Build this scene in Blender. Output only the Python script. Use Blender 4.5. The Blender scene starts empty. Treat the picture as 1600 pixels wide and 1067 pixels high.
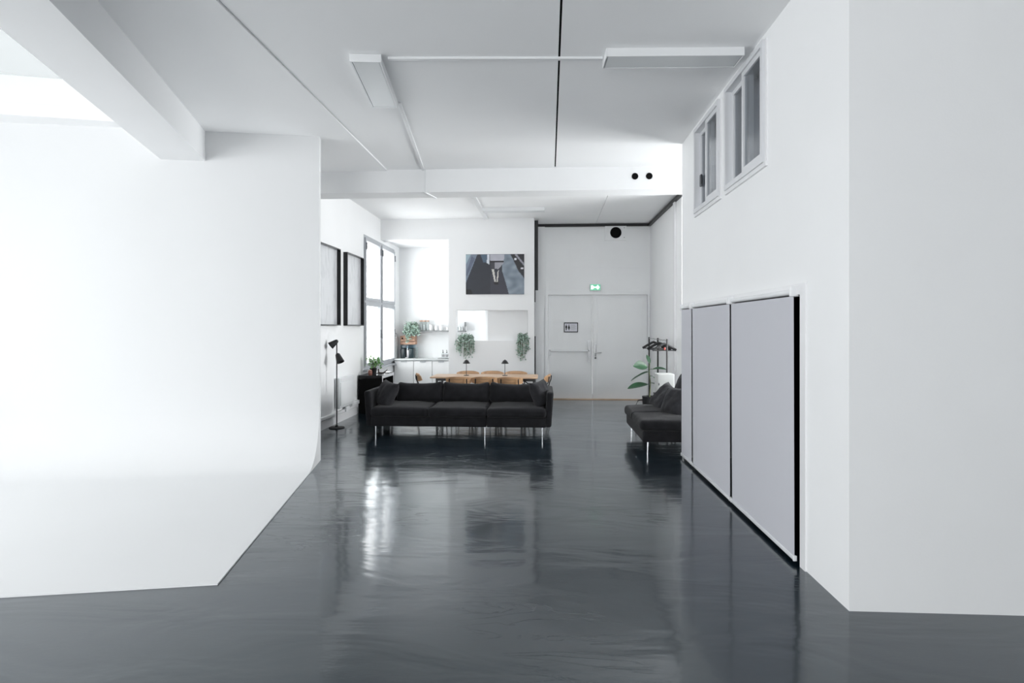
import bpy, math, random
from mathutils import Vector, Matrix, noise
R = math.radians
rnd = random.Random(7)
sc = bpy.context.scene
COL = sc.collection

# ------------------------------------------------------------------ camera
TH = math.atan(50 / 900.0)
EYE = 1.65
cam_d = bpy.data.cameras.new('camera')
cam_d.sensor_width = 36.0
cam_d.lens = 900 / 1600 * 36.0
cam_d.shift_y = (511 - 533.5) / 1600.0
cam_d.clip_start = 0.05
cam = bpy.data.objects.new('camera', cam_d)
cam.location = (0, 0, EYE)
cam.rotation_euler = (R(90), 0, TH)
COL.objects.link(cam)
sc.camera = cam

# ------------------------------------------------------------------ world, daylight, exposure
w = bpy.data.worlds.new('overcast_sky')
sc.world = w
w.use_nodes = True
w.node_tree.nodes['Background'].inputs[0].default_value = (0.95, 0.97, 1.0, 1)
w.node_tree.nodes['Background'].inputs[1].default_value = .45


def daylight(name, loc, rot, sx, sy, radiance, color=(1, 1, 1)):
    l = bpy.data.lights.new(name, 'AREA')
    l.shape = 'RECTANGLE'
    l.size, l.size_y = sx, sy
    l.energy = radiance * math.pi * sx * sy
    l.color = color
    o = bpy.data.objects.new(name, l)
    o.location = loc
    o.rotation_euler = rot
    o.visible_camera = True
    COL.objects.link(o)
    return o


def CW(xc, d, z=0.0):
    """camera-aligned plan coordinates (right, forward) of a surveyed point -> world"""
    return Vector((xc * math.cos(TH) - d * math.sin(TH), xc * math.sin(TH) + d * math.cos(TH), z))


LIGHTS = [
    ('daylight_kitchen_window', (-3.84, 13.05, 2.14), (0, R(-90), 0), 3.0, 3.1, 8, (0.995, 0.995, 1)),
    ('daylight_left_windows', (-7.9, 0.7, 2.2), (0, R(-90), 0), 3.4, 8.4, 4.3, (0.99, 0.99, 1)),
    ('daylight_rear_windows_left', (-3.3, -5.45, 2.3), (R(90), 0, 0), 4.4, 2.4, 14.5, (0.99, 0.99, 1)),
    ('daylight_rear_windows_right', (1.3, -5.45, 2.3), (R(90), 0, 0), 4.4, 2.4, 0.9, (0.99, 0.99, 1)),
    ('daylight_skylight', tuple(CW(-4.9, 3.0, 4.6)), (0, 0, TH + R(14)), 5.2, 9.0, .5, (0.975, 0.995, 1)),
    ('recess_fill_light', (5.82, 9.1, 2.05), (0, R(90), 0), 3.6, 3.1, 18.5, (0.995, 0.995, 1)),  # added fill light, out of view, to brighten the lobby and ceiling
]
for a_ in LIGHTS:
    daylight(*a_)

sc.view_settings.view_transform = 'Standard'
sc.view_settings.look = 'None'
sc.view_settings.gamma = 1.0
sc.view_settings.use_curve_mapping = False
sc.view_settings.exposure = 0.1
sc.cycles.max_bounces = 14
sc.cycles.diffuse_bounces = 9
sc.cycles.glossy_bounces = 5
sc.cycles.transparent_max_bounces = 16
sc.cycles.sample_clamp_indirect = 6.0
sc.cycles.caustics_reflective = True
sc.cycles.caustics_refractive = False


# ------------------------------------------------------------------ materials
def s2l(c):
    return tuple(((v / 255) / 12.92 if v / 255 <= .04045 else ((v / 255 + .055) / 1.055) ** 2.4) for v in c)


def mat(name, rgb, rough=.6, metal=0., spec=.5, var=0., vscale=4., bump=0., bscale=60., sheen=0., stretch=None, coat=0.):
    m = bpy.data.materials.new(name)
    m.use_nodes = True
    nt = m.node_tree
    b = nt.nodes['Principled BSDF']
    b.inputs['Base Color'].default_value = (*rgb, 1)
    b.inputs['Roughness'].default_value = rough
    b.inputs['Metallic'].default_value = metal
    b.inputs['Specular IOR Level'].default_value = spec
    b.inputs['Sheen Weight'].default_value = sheen
    b.inputs['Coat Weight'].default_value = coat
    tc = nt.nodes.new('ShaderNodeTexCoord')
    src = tc.outputs['Object']
    if stretch:
        mp = nt.nodes.new('ShaderNodeMapping')
        mp.inputs['Scale'].default_value = stretch
        nt.links.new(src, mp.inputs[0])
        src = mp.outputs[0]
    if var:
        n = nt.nodes.new('ShaderNodeTexNoise')
        n.inputs['Scale'].default_value = vscale
        n.inputs['Detail'].default_value = 4
        nt.links.new(src, n.inputs['Vector'])
        r = nt.nodes.new('ShaderNodeValToRGB')
        r.color_ramp.elements[0].color = (*[max(0, v * (1 - var)) for v in rgb], 1)
        r.color_ramp.elements[1].color = (*[min(1, v * (1 + var)) for v in rgb], 1)
        r.color_ramp.elements[0].position = .3
        r.color_ramp.elements[1].position = .7
        nt.links.new(n.outputs['Fac'], r.inputs[0])
        nt.links.new(r.outputs[0], b.inputs['Base Color'])
    if bump:
        n = nt.nodes.new('ShaderNodeTexNoise')
        n.inputs['Scale'].default_value = bscale
        n.inputs['Detail'].default_value = 3
        nt.links.new(src, n.inputs['Vector'])
        bp = nt.nodes.new('ShaderNodeBump')
        bp.inputs['Strength'].default_value = bump
        bp.inputs['Distance'].default_value = .01
        nt.links.new(n.outputs['Fac'], bp.inputs['Height'])
        nt.links.new(bp.outputs[0], b.inputs['Normal'])
    return m


M = {}
M['wall'] = mat('white_wall_paint', (.865, .87, .875), .65, var=.012, vscale=1.2, bump=.04, bscale=90)
M['cyc'] = mat('white_cyclorama_paint', (.755, .76, .765), .7, var=.01, vscale=.8, bump=.03, bscale=40)
M['ceil'] = mat('ceiling_paint', (.92, .925, .93), .75, var=.015, vscale=.8, bump=.03, bscale=70)
M['trimw'] = mat('white_gloss_trim', (.80, .80, .81), .4)
M['bouncecut'] = mat('bounce_cut_grey', (.5, .505, .51), .7)  # darkened tone for an unseen wall, to cut its bounce light
M['plastic'] = mat('white_plastic', (.78, .79, .80), .35)
M['acryl'] = mat('opal_acrylic_and_heater_shade', (.72, .74, .75), .3)
M['dooru'] = mat('door_paint', (.83, .84, .845), .42, var=.02, vscale=1.5)
M['black'] = mat('black_paint', (.012, .012, .013), .45)
M['blackgloss'] = mat('black_lacquer', (.008, .008, .009), .25, spec=.35)
M['void'] = mat('void_shade_and_matte_black', (.006, .006, .006), .95, spec=.1)  # near-black paints in the shade of openings; also matte black desk panels
M['lining'] = mat('grey_lining', (.22, .225, .24), .8)
M['sofa'] = mat('charcoal_fabric', (.0125, .0125, .0145), .95, spec=.2, var=.25, vscale=9, bump=.35, bscale=420, sheen=.08)
M['pillow'] = mat('dark_grey_fabric', (.022, .022, .025), .95, spec=.2, var=.2, vscale=14, bump=.35, bscale=420, sheen=.08)
M['chrome'] = mat('chrome', (.8, .8, .82), .12, metal=1)
M['steel'] = mat('brushed_steel', (.45, .45, .46), .3, metal=1)
M['oak'] = mat('oak_veneer', (.50, .30, .165), .42, var=.22, vscale=3.0, stretch=(1.2, 14, 14))
M['oaktop'] = mat('pale_oak', (.56, .38, .25), .38, var=.15, vscale=3.0, stretch=(1.2, 14, 14))
M['blind'] = mat('grey_blind_fabric', (.56, .565, .605), .85, bump=.12, bscale=500, spec=.2)
M['alu'] = mat('white_aluminium', (.68, .69, .71), .35)
M['greyframe'] = mat('grey_window_paint', (.42, .435, .46), .45)
M['darkmetal'] = mat('dark_hinge_metal', (.10, .105, .115), .4, metal=.6)
M['leaf'] = mat('rubber_leaf', (.020, .066, .030), .36, var=.35, vscale=8)
M['trail'] = mat('trailing_leaf', (.34, .45, .385), .5, var=.5, vscale=30)
M['herb'] = mat('herb_leaf', (.17, .38, .11), .5, var=.45, vscale=30)
M['stem'] = mat('plant_stem', (.10, .12, .05), .6)
M['terra'] = mat('terracotta', (.22, .085, .06), .5, var=.2)
M['bronze'] = mat('dark_bronze', (.055, .045, .04), .5)
M['craft'] = mat('tan_wood_crate', (.56, .34, .24), .6, var=.15, vscale=8, stretch=(2, 2, 20))
M['ceramic'] = mat('white_ceramic', (.82, .82, .82), .25)
M['greyedge'] = mat('grey_shelf_paint', (.25, .255, .26), .5)
M['coffee'] = mat('dark_teal_plastic', (.018, .035, .042), .25)
M['worktop'] = mat('pale_worktop', (.55, .57, .57), .35)
M['tan'] = mat('warm_lit_wood_threshold', (.55, .40, .28), .5, var=.15)
M['label'] = mat('grey_print', (.35, .35, .36), .6)
M['paper'] = mat('white_paper', (.74, .74, .80), .7)
M['boxgrey'] = mat('pale_grey_enamel', (.48, .49, .48), .45)
M['red'] = mat('red_tag', (.5, .06, .04), .5)


def m_emit(name, rgb, strength):
    m = bpy.data.materials.new(name)
    m.use_nodes = True
    b = m.node_tree.nodes['Principled BSDF']
    b.inputs['Base Color'].default_value = (*rgb, 1)
    b.inputs['Emission Color'].default_value = (*rgb, 1)
    b.inputs['Emission Strength'].default_value = strength
    return m


M['exit_green'] = m_emit('lit_green_sign', (.12, .42, .26), .9)
M['exit_white'] = m_emit('lit_white_sign', (.85, 1, .93), 1.2)


def m_glass(name, tint, refl=.0, rough=.02, frost=0.):
    """thin pane: clear transmission with a Fresnel reflection (and an optional frosted share)"""
    m = bpy.data.materials.new(name)
    m.use_nodes = True
    nt = m.node_tree
    nt.nodes.clear()
    out = nt.nodes.new('ShaderNodeOutputMaterial')
    tr = nt.nodes.new('ShaderNodeBsdfTransparent')
    tr.inputs[0].default_value = (*tint, 1)
    gl = nt.nodes.new('ShaderNodeBsdfGlossy')
    gl.inputs['Roughness'].default_value = rough
    fr = nt.nodes.new('ShaderNodeFresnel')
    # thin pane: the same Fresnel curve from both sides
    ge = nt.nodes.new('ShaderNodeNewGeometry')
    ior = nt.nodes.new('ShaderNodeMath')
    ior.operation = 'MULTIPLY_ADD'
    ior.inputs[1].default_value = 1 / 1.5 - 1.5
    ior.inputs[2].default_value = 1.5
    nt.links.new(ge.outputs['Backfacing'], ior.inputs[0])
    nt.links.new(ior.outputs[0], fr.inputs[0])
    mx = nt.nodes.new('ShaderNodeMixShader')
    nt.links.new(fr.outputs[0], mx.inputs[0])
    base = tr.outputs[0]
    if frost:
        tl = nt.nodes.new('ShaderNodeBsdfTranslucent')
        tl.inputs[0].default_value = (*tint, 1)
        m2 = nt.nodes.new('ShaderNodeMixShader')
        m2.inputs[0].default_value = frost
        nt.links.new(tr.outputs[0], m2.inputs[1])
        nt.links.new(tl.outputs[0], m2.inputs[2])
        base = m2.outputs[0]
    nt.links.new(base, mx.inputs[1])
    nt.links.new(gl.outputs[0], mx.inputs[2])
    nt.links.new(mx.outputs[0], out.inputs[0])
    return m


M['glass'] = m_glass('window_glass', (.97, .98, .98))
M['frost'] = m_glass('frosted_glass', (.95, .97, .97), frost=.3)
M['dimglass'] = m_glass('tinted_glass', (.80, .82, .84))
M['jarglass'] = m_glass('jar_glass', (.90, .92, .92))
M['blueglass'] = m_glass('blue_water_tank', (.55, .66, .72))


def m_floor():
    m = bpy.data.materials.new('dark_epoxy_floor')
    m.use_nodes = True
    nt = m.node_tree
    b = nt.nodes['Principled BSDF']
    N, L = nt.nodes.new, nt.links.new
    tc = N('ShaderNodeTexCoord')

    def nz(scale, detail, stretch=None, rough=.5, dist=0.):
        n = N('ShaderNodeTexNoise')
        n.inputs['Scale'].default_value = scale
        n.inputs['Detail'].default_value = detail
        n.inputs['Roughness'].default_value = rough
        n.inputs['Distortion'].default_value = dist
        if stretch:
            mp = N('ShaderNodeMapping')
            mp.inputs['Scale'].default_value = stretch[:3]
            mp.inputs['Rotation'].default_value = (0, 0, stretch[3])
            L(tc.outputs['Object'], mp.inputs[0])
            L(mp.outputs[0], n.inputs['Vector'])
        else:
            L(tc.outputs['Object'], n.inputs['Vector'])
        return n
    n1 = nz(.7, 5)
    r1 = N('ShaderNodeValToRGB')
    r1.color_ramp.elements[0].position, r1.color_ramp.elements[1].position = .35, .7
    r1.color_ramp.elements[0].color = (.008, .0155, .0225, 1)
    r1.color_ramp.elements[1].color = (.012, .0205, .028, 1)
    L(n1.outputs['Fac'], r1.inputs[0])
    L(r1.outputs[0], b.inputs['Base Color'])
    n2 = nz(1.6, 6, None, .6)
    r2 = N('ShaderNodeMapRange')
    r2.inputs['From Min'].default_value, r2.inputs['From Max'].default_value = .3, .7
    r2.inputs['To Min'].default_value, r2.inputs['To Max'].default_value = .16, .26
    L(n2.outputs['Fac'], r2.inputs[0])
    L(r2.outputs[0], b.inputs['Roughness'])
    b.inputs['Specular IOR Level'].default_value = .55
    b.inputs['Specular Tint'].default_value = (.90, .965, 1, 1)
    b.inputs['Coat Tint'].default_value = (.94, .98, 1, 1)
    b.inputs['Coat Weight'].default_value = .62
    b.inputs['Coat Roughness'].default_value = .09
    # trowel waves, creases and dust nibs
    wav = nz(.9, 3, (1, 2.4, 1, .25), .5, .8)
    crease = nz(1.3, 4, (.7, 3.2, 1, -.35), .55, 1.6)
    ridge = N('ShaderNodeMath'); ridge.operation = 'SUBTRACT'; ridge.inputs[1].default_value = .5
    L(crease.outputs['Fac'], ridge.inputs[0])
    ab = N('ShaderNodeMath'); ab.operation = 'ABSOLUTE'
    L(ridge.outputs[0], ab.inputs[0])
    cr = N('ShaderNodeMapRange')
    cr.inputs['From Min'].default_value, cr.inputs['From Max'].default_value = 0, .010
    cr.inputs['To Min'].default_value, cr.inputs['To Max'].default_value = 1, 0
    L(ab.outputs[0], cr.inputs[0])
    msk = nz(.55, 2)
    mr = N('ShaderNodeMapRange')
    mr.inputs['From Min'].default_value, mr.inputs['From Max'].default_value = .5, .62
    L(msk.outputs['Fac'], mr.inputs[0])
    cm = N('ShaderNodeMath'); cm.operation = 'MULTIPLY'
    L(cr.outputs[0], cm.inputs[0]); L(mr.outputs[0], cm.inputs[1])
    fine = nz(26, 3, (1, 2.2, 1, .3))
    b1 = N('ShaderNodeBump'); b1.inputs['Strength'].default_value = .6; b1.inputs['Distance'].default_value = .012
    L(wav.outputs['Fac'], b1.inputs['Height'])
    b2 = N('ShaderNodeBump'); b2.inputs['Strength'].default_value = .35; b2.inputs['Distance'].default_value = .003
    L(cm.outputs[0], b2.inputs['Height']); L(b1.outputs[0], b2.inputs['Normal'])
    b3 = N('ShaderNodeBump'); b3.inputs['Strength'].default_value = .10; b3.inputs['Distance'].default_value = .002
    L(fine.outputs['Fac'], b3.inputs['Height']); L(b2.outputs[0], b3.inputs['Normal'])
    L(b3.outputs[0], b.inputs['Normal'])
    L(b3.outputs[0], b.inputs['Coat Normal'])
    return m


M['floor'] = m_floor()


def m_art():
    m = bpy.data.materials.new('pale_monochrome_print')
    m.use_nodes = True
    nt = m.node_tree
    b = nt.nodes['Principled BSDF']
    tc = nt.nodes.new('ShaderNodeTexCoord')
    mp = nt.nodes.new('ShaderNodeMapping')
    mp.inputs['Scale'].default_value = (1, 2.6, 1.1)
    n = nt.nodes.new('ShaderNodeTexNoise')
    n.inputs['Scale'].default_value = 2.4
    n.inputs['Detail'].default_value = 7
    n.inputs['Distortion'].default_value = 1.2
    r = nt.nodes.new('ShaderNodeValToRGB')
    e = r.color_ramp.elements
    e[0].position, e[0].color = .25, (.46, .47, .49, 1)
    e[1].position, e[1].color = .52, (.60, .61, .63, 1)
    nt.links.new(tc.outputs['Object'], mp.inputs[0])
    nt.links.new(mp.outputs[0], n.inputs['Vector'])
    nt.links.new(n.outputs['Fac'], r.inputs[0])
    nt.links.new(r.outputs[0], b.inputs['Base Color'])
    b.inputs['Roughness'].default_value = .25
    return m


M['art'] = m_art()


def m_attr():
    m = bpy.data.materials.new('printed_photograph')
    m.use_nodes = True
    nt = m.node_tree
    b = nt.nodes['Principled BSDF']
    a = nt.nodes.new('ShaderNodeAttribute')
    a.attribute_name = 'print'
    nt.links.new(a.outputs['Color'], b.inputs['Base Color'])
    b.inputs['Roughness'].default_value = .45
    return m


M['photo'] = m_attr()


# ------------------------------------------------------------------ mesh builder
class MB:
    def __init__(s):
        s.v, s.f = [], []

    def add(s, vs, fs):
        k = len(s.v)
        s.v += [Vector(p) for p in vs]
        s.f += [tuple(i + k for i in f) for f in fs]
        return s

    def box(s, x0, x1, y0, y1, z0, z1, bev=0.):
        if bev <= 0:
            vs = [(x, y, z) for z in (z0, z1) for y in (y0, y1) for x in (x0, x1)]
            return s.add(vs, [(0, 2, 3, 1), (4, 5, 7, 6), (0, 1, 5, 4), (2, 6, 7, 3), (0, 4, 6, 2), (1, 3, 7, 5)])
        return s.soft((x0 + x1) / 2, (y0 + y1) / 2, (z0 + z1) / 2, x1 - x0, y1 - y0, z1 - z0, bev, 3)

    def soft(s, cx, cy, cz, sx, sy, sz, r, n=6, crown=0., rough=0., seed=0, rn=3, bulge=0.):
        """box with rounded edges, optionally crowned and rumpled like upholstery"""
        r = min(r, sx / 2 - 1e-4, sy / 2 - 1e-4, sz / 2 - 1e-4)

        def ticks(L):
            h = L / 2
            a = [-h + r * (1 - math.cos(math.pi / 2 * i / rn)) for i in range(rn)]
            inner = [-(h - r) + (2 * (h - r)) * i / n for i in range(n + 1)]
            return a + inner + [-q for q in reversed(a)]
        T = [ticks(sx), ticks(sy), ticks(sz)]
        H = (sx / 2, sy / 2, sz / 2)
        idx, vs, fs = {}, [], []

        def vert(p):
            key = tuple(round(c, 6) for c in p)
            if key in idx:
                return idx[key]
            inner = [max(-(H[i] - r), min(H[i] - r, p[i])) for i in range(3)]
            d = Vector([p[i] - inner[i] for i in range(3)])
            if d.length > 1e-9:
                d = d.normalized() * r
            q = Vector(inner) + d
            u, v, ww = q.x / H[0], q.y / H[1], q.z / H[2]
            if crown:
                q.z += crown * (1 - u * u) * (1 - v * v) * (1 if ww > 0 else .2 * -1)
            if bulge:
                q.y += (1 if v > 0 else -1) * bulge * (1 - u * u) * (1 - ww * ww)
            if rough:
                nn = noise.noise(Vector((q.x * 6 + seed, q.y * 6, q.z * 6)))
                n2 = noise.noise(Vector((q.x * 17 + seed, q.y * 17, q.z * 17)))
                q += Vector((u, v, ww)).normalized() * rough * (nn + .4 * n2)
            vs.append((q.x + cx, q.y + cy, q.z + cz))
            idx[key] = len(vs) - 1
            return idx[key]
        for ax in range(3):
            a, b = [(1, 2), (2, 0), (0, 1)][ax]
            for sg in (-1, 1):
                for i in range(len(T[a]) - 1):
                    for j in range(len(T[b]) - 1):
                        q = []
                        for (ii, jj) in ((i, j), (i + 1, j), (i + 1, j + 1), (i, j + 1)):
                            p = [0, 0, 0]
                            p[ax], p[a], p[b] = sg * H[ax], T[a][ii], T[b][jj]
                            q.append(vert(tuple(p)))
                        if len(set(q)) < 3:
                            continue
                        q = list(dict.fromkeys(q))
                        fs.append(tuple(q) if sg > 0 else tuple(reversed(q)))
        return s.add(vs, fs)

    def prism(s, pts, z0, z1):
        """polygon in plan (ccw) between two heights"""
        n = len(pts)
        vs = [(p[0], p[1], z0) for p in pts] + [(p[0], p[1], z1) for p in pts]
        fs = [tuple(reversed(range(n))), tuple(range(n, 2 * n))]
        fs += [(i, (i + 1) % n, n + (i + 1) % n, n + i) for i in range(n)]
        return s.add(vs, fs)

    def ring(s, outer, inner, z0, z1):
        n = len(outer)
        vs = [(p[0], p[1], z) for z in (z0, z1) for p in list(outer) + list(inner)]
        fs = []
        for i in range(n):
            j = (i + 1) % n
            a, b, c, d = i, j, n + j, n + i
            A, B, C, D = [q + 2 * n for q in (a, b, c, d)]
            fs += [(d, c, b, a), (A, B, C, D), (a, b, B, A), (c, d, D, C)]
        return s.add(vs, fs)

    def tube(s, pts, r, n=8, r2=None, cap=True):
        pts = [Vector(p) for p in pts]
        m = len(pts)
        vs, fs = [], []
        for i, p in enumerate(pts):
            t = (pts[min(i + 1, m - 1)] - pts[max(i - 1, 0)]).normalized()
            ref = Vector((0, 0, 1)) if abs(t.z) < .9 else Vector((1, 0, 0))
            a = t.cross(ref).normalized()
            b = t.cross(a)
            rr = r if r2 is None else r + (r2 - r) * i / (m - 1)
            for k in range(n):
                q = p + (a * math.cos(2 * math.pi * k / n) + b * math.sin(2 * math.pi * k / n)) * rr
                vs.append(q)
        for i in range(m - 1):
            for k in range(n):
                k2 = (k + 1) % n
                fs.append((i * n + k, i * n + k2, (i + 1) * n + k2, (i + 1) * n + k))
        if cap:
            fs.append(tuple(reversed(range(n))))
            fs.append(tuple(range((m - 1) * n, m * n)))
        k0 = len(s.v)
        s.add(vs, fs)
        return s

    def lathe(s, prof, n=20, c=(0, 0, 0), M4=None):
        """prof: list of (radius, height) bottom to top"""
        vs, fs = [], []
        for (r, z) in prof:
            for k in range(n):
                a = 2 * math.pi * k / n
                p = Vector((r * math.cos(a), r * math.sin(a), z))
                if M4:
                    p = M4 @ p
                vs.append(p + Vector(c))
        for i in range(len(prof) - 1):
            for k in range(n):
                k2 = (k + 1) % n
                fs.append((i * n + k, i * n + k2, (i + 1) * n + k2, (i + 1) * n + k))
        if prof[0][0] > 1e-6:
            fs.append(tuple(reversed(range(n))))
        if prof[-1][0] > 1e-6:
            fs.append(tuple(range((len(prof) - 1) * n, len(prof) * n)))
        return s.add(vs, fs)

    def xf(s, m):
        s.v = [m @ p for p in s.v]
        return s

    def holes_wall(s, p0, u, W, H, nrm, T, holes):
        """upright slab with rectangular openings (u0,u1,z0,z1); no hidden inner faces"""
        p0, u, nrm = Vector(p0), Vector(u), Vector(nrm)
        us = sorted({0, W} | {h[0] for h in holes} | {h[1] for h in holes})
        zs = sorted({0, H} | {h[2] for h in holes} | {h[3] for h in holes})
        us = [a for a in us if 0 <= a <= W]
        zs = [a for a in zs if 0 <= a <= H]

        def solid(i, j):
            if i < 0 or j < 0 or i >= len(us) - 1 or j >= len(zs) - 1:
                return False
            a, b = (us[i] + us[i + 1]) / 2, (zs[j] + zs[j + 1]) / 2
            return not any(h[0] < a < h[1] and h[2] < b < h[3] for h in holes)

        def P(a, z, t):
            return p0 + u * a + Vector((0, 0, z)) + nrm * t
        for i in range(len(us) - 1):
            for j in range(len(zs) - 1):
                if not solid(i, j):
                    continue
                a, b, c, d = us[i], us[i + 1], zs[j], zs[j + 1]
                s.add([P(a, c, 0), P(b, c, 0), P(b, d, 0), P(a, d, 0)], [(0, 1, 2, 3)])
                s.add([P(a, c, T), P(b, c, T), P(b, d, T), P(a, d, T)], [(3, 2, 1, 0)])
                for (di, dj, q) in ((-1, 0, [P(a, c, 0), P(a, d, 0), P(a, d, T), P(a, c, T)]),
                                    (1, 0, [P(b, c, 0), P(b, c, T), P(b, d, T), P(b, d, 0)]),
                                    (0, -1, [P(a, c, 0), P(a, c, T), P(b, c, T), P(b, c, 0)]),
                                    (0, 1, [P(a, d, 0), P(b, d, 0), P(b, d, T), P(a, d, T)])):
                    if not solid(i + di, j + dj):
                        s.add(q, [(0, 1, 2, 3)])
        return s

    def build(s, name, m, parent=None, kind=None):
        import bmesh
        me = bpy.data.meshes.new(name)
        me.from_pydata([tuple(p) for p in s.v], [], s.f)
        bm = bmesh.new()
        bm.from_mesh(me)
        bmesh.ops.remove_doubles(bm, verts=bm.verts, dist=1e-5)
        bmesh.ops.recalc_face_normals(bm, faces=bm.faces)
        bm.to_mesh(me)
        bm.free()
        me.materials.append(m)
        me.shade_smooth()
        me.set_sharp_from_angle(angle=R(38))
        o = bpy.data.objects.new(name, me)
        COL.objects.link(o)
        if parent is not None:
            o.parent = parent
        if kind:
            o['kind'] = kind
        return o


def thing(name, label, cat, loc=(0, 0, 0), rz=0., group=None):
    o = bpy.data.objects.new(name, None)
    o.location = loc
    o.rotation_euler = (0, 0, rz)
    o.empty_display_size = .1
    COL.objects.link(o)
    o['label'], o['category'] = label, cat
    if group:
        o['group'] = group
    return o


def tag(o, label, cat, group=None):
    o['label'], o['category'] = label, cat
    if group:
        o['group'] = group
    return o


def struct(name, mb, m, parent=None):
    o = mb.build(name, m, parent)
    if parent is None:
        o['kind'] = 'structure'
    return o


def sgroup(name, loc=(0, 0, 0), rz=0.):
    o = bpy.data.objects.new(name, None)
    o.location = loc
    o.rotation_euler = (0, 0, rz)
    COL.objects.link(o)
    o['kind'] = 'structure'
    return o


def dup(root, loc, rz=None, label=None):
    r = root.copy()
    COL.objects.link(r)
    r.location = loc
    if rz is not None:
        r.rotation_euler = (0, 0, rz)
    if label:
        r['label'] = label
    for ch in list(root.children):
        c = ch.copy()
        COL.objects.link(c)
        c.parent = r
        for g in list(ch.children):
            d = g.copy()
            COL.objects.link(d)
            d.parent = c
    return r


# ================================================================== THE SETTING
CZ = 4.0            # ceiling
XR = 1.77           # right partition wall
YN = 3.45           # its near end
YB = 12.4           # picture wall
YD = 13.2           # door wall
XL = -3.56          # far left wall
fl = MB().box(-8.0, 6.2, -5.6, 14.3, -.12, 0)
struct('floor', fl, M['floor'])

# --- cyclorama: floor sweep, cove and upright wall in one white skin
uc = Vector((-.1404, .9901))
vc = Vector((-.9901, -.1404))
C0 = Vector((-1.883, 3.685))
tw, tb, rc = 3.40, 3.50, .62
prof = [(0, 0), (0, .010), (tw - rc, .010)]
for i in range(1, 17):
    a = math.pi / 2 * i / 16
    prof.append((tw - rc + rc * math.sin(a), .010 + rc * (1 - math.cos(a))))
prof += [(tw, 3.985), (tb, 3.985), (tb, 0)]
cy = MB()
ns, n = 12, len(prof)
vs = []
for k in range(ns + 1):
    sft = 5.35 * k / ns
    for (t, z) in prof:
        p = C0 + uc * t + vc * sft
        vs.append(CW(p.x, p.y, z))
fs = [tuple(range(n)), tuple(reversed(range(ns * n, (ns + 1) * n)))]
for k in range(ns):
    for i in range(n):
        j = (i + 1) % n
        fs.append((k * n + i, k * n + j, (k + 1) * n + j, (k + 1) * n + i))
cy.add(vs, fs)
struct('wall_cyclorama', cy, M['cyc'])

# --- ceiling: backing slab and the visible panels with their joints
def Bx(d):
    return -4.181 - .253 * (d - 6.93)


hole = [CW(Bx(-.6), -.6), CW(Bx(6.63), 6.63), CW(-6.9, 6.04), CW(-6.2, -1.0)]
hole = [(p.x, p.y) for p in hole]
outer = [(-2.335, -5.4), (-2.335, 8.5), (-7.8, 8.5), (-7.8, -5.4)]
cb = MB()
cb.box(-2.335, 6.0, -5.4, 14.3, 4.03, 4.12)
cb.box(-3.78, -2.335, 8.5, 14.3, 4.03, 4.12)
cb.ring(outer, hole, 4.03, 4.12)
ceiling = struct('ceiling', cb, M['ceil'])
g = .004
MB().ring([(-2.335 - g, -5.4), (-2.335 - g, 8.5), (-7.8, 8.5), (-7.8, -5.4)], hole, 3.985, 4.03).build('ceiling_panel', M['ceil'], ceiling)
MB().prism([(-2.335 + g, -5.4), (.03, -5.4), (.155, 8.5), (-2.335 + g, 8.5)], CZ, 4.03).build('ceiling_panel', M['ceil'], ceiling)
MB().prism([(.048, -5.4), (6.0, -5.4), (6.0, YN), (XR + .1, YN), (XR + .1, 7.45), (5.7, 7.45), (5.7, 8.5), (.173, 8.5)], CZ, 4.03).build('ceiling_panel', M['ceil'], ceiling)
MB().prism([(XL - .2, 8.87), (1.12, 8.87), (1.17, 13.3), (-.2, 13.3), (XL - .2, 13.3)], CZ, 4.03).build('ceiling_panel', M['ceil'], ceiling)
MB().prism([(1.128, 8.87), (5.7, 8.87), (5.7, 13.3), (1.178, 13.3)], CZ, 4.03).build('ceiling_panel', M['ceil'], ceiling)
MB().prism([(.03, -5.4), (.048, -5.4), (.173, 8.5), (.155, 8.5)], 4.012, 4.03).build('joint_strip', M['void'], ceiling)

# --- beams
b1 = MB().box(XL, 5.6, 8.5, 8.87, 3.66, 4.03)
beam = struct('trim_1', b1, M['wall'])
for px in (990, 1012):
    xb = ((px - 800) / 900 * math.cos(TH) - math.sin(TH)) * 8.44 + .015
    MB().lathe([(.048, 0), (.048, .006)], 20, (xb, 8.4985, 3.852), Matrix.Rotation(R(90), 4, 'X')).build('duct_hole', M['void'], beam)
A0 = lambda d: -3.687 - .253 * (d - 6.98)
p = [CW(A0(-5), -5), CW(A0(6.93), 6.93), CW(Bx(6.86), 6.86), CW(Bx(-5), -5)]
struct('trim_2', MB().prism([(q.x, q.y) for q in p], 3.63, 4.03), M['wall'])

# --- skylight well and glazing (window_4)
sk = sgroup('window_4')
cen = Vector((sum(h[0] for h in hole) / 4, sum(h[1] for h in hole) / 4))
hole_o = [tuple(cen + (Vector(h) - cen) * 1.02) for h in hole]
MB().ring(hole_o, hole, 4.121, 4.42).build('window_well', M['wall'], sk)
MB().prism(hole_o, 4.42, 4.432).build('pane', M['frost'], sk)
hm = [Vector(h) for h in hole]
for k in (1, 2, 3):
    a = hm[0].lerp(hm[1], k / 4)
    b_ = hm[3].lerp(hm[2], k / 4)
    dd = (hm[1] - hm[0]).normalized() * .02
    MB().prism([tuple(a - dd), tuple(a + dd), tuple(b_ + dd), tuple(b_ - dd)], 4.385, 4.42).build('glazing_bar', M['trimw'], sk)

# --- far left wall with the tall window
ll = MB().holes_wall((XL, 7.2, 0), (0, 1, 0), 6.95, 4.03, (-1, 0, 0), .22, [(11.2 - 7.2, 13.55 - 7.2, .80, 3.49)])
struct('wall_left', ll, M['wall'])

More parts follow.
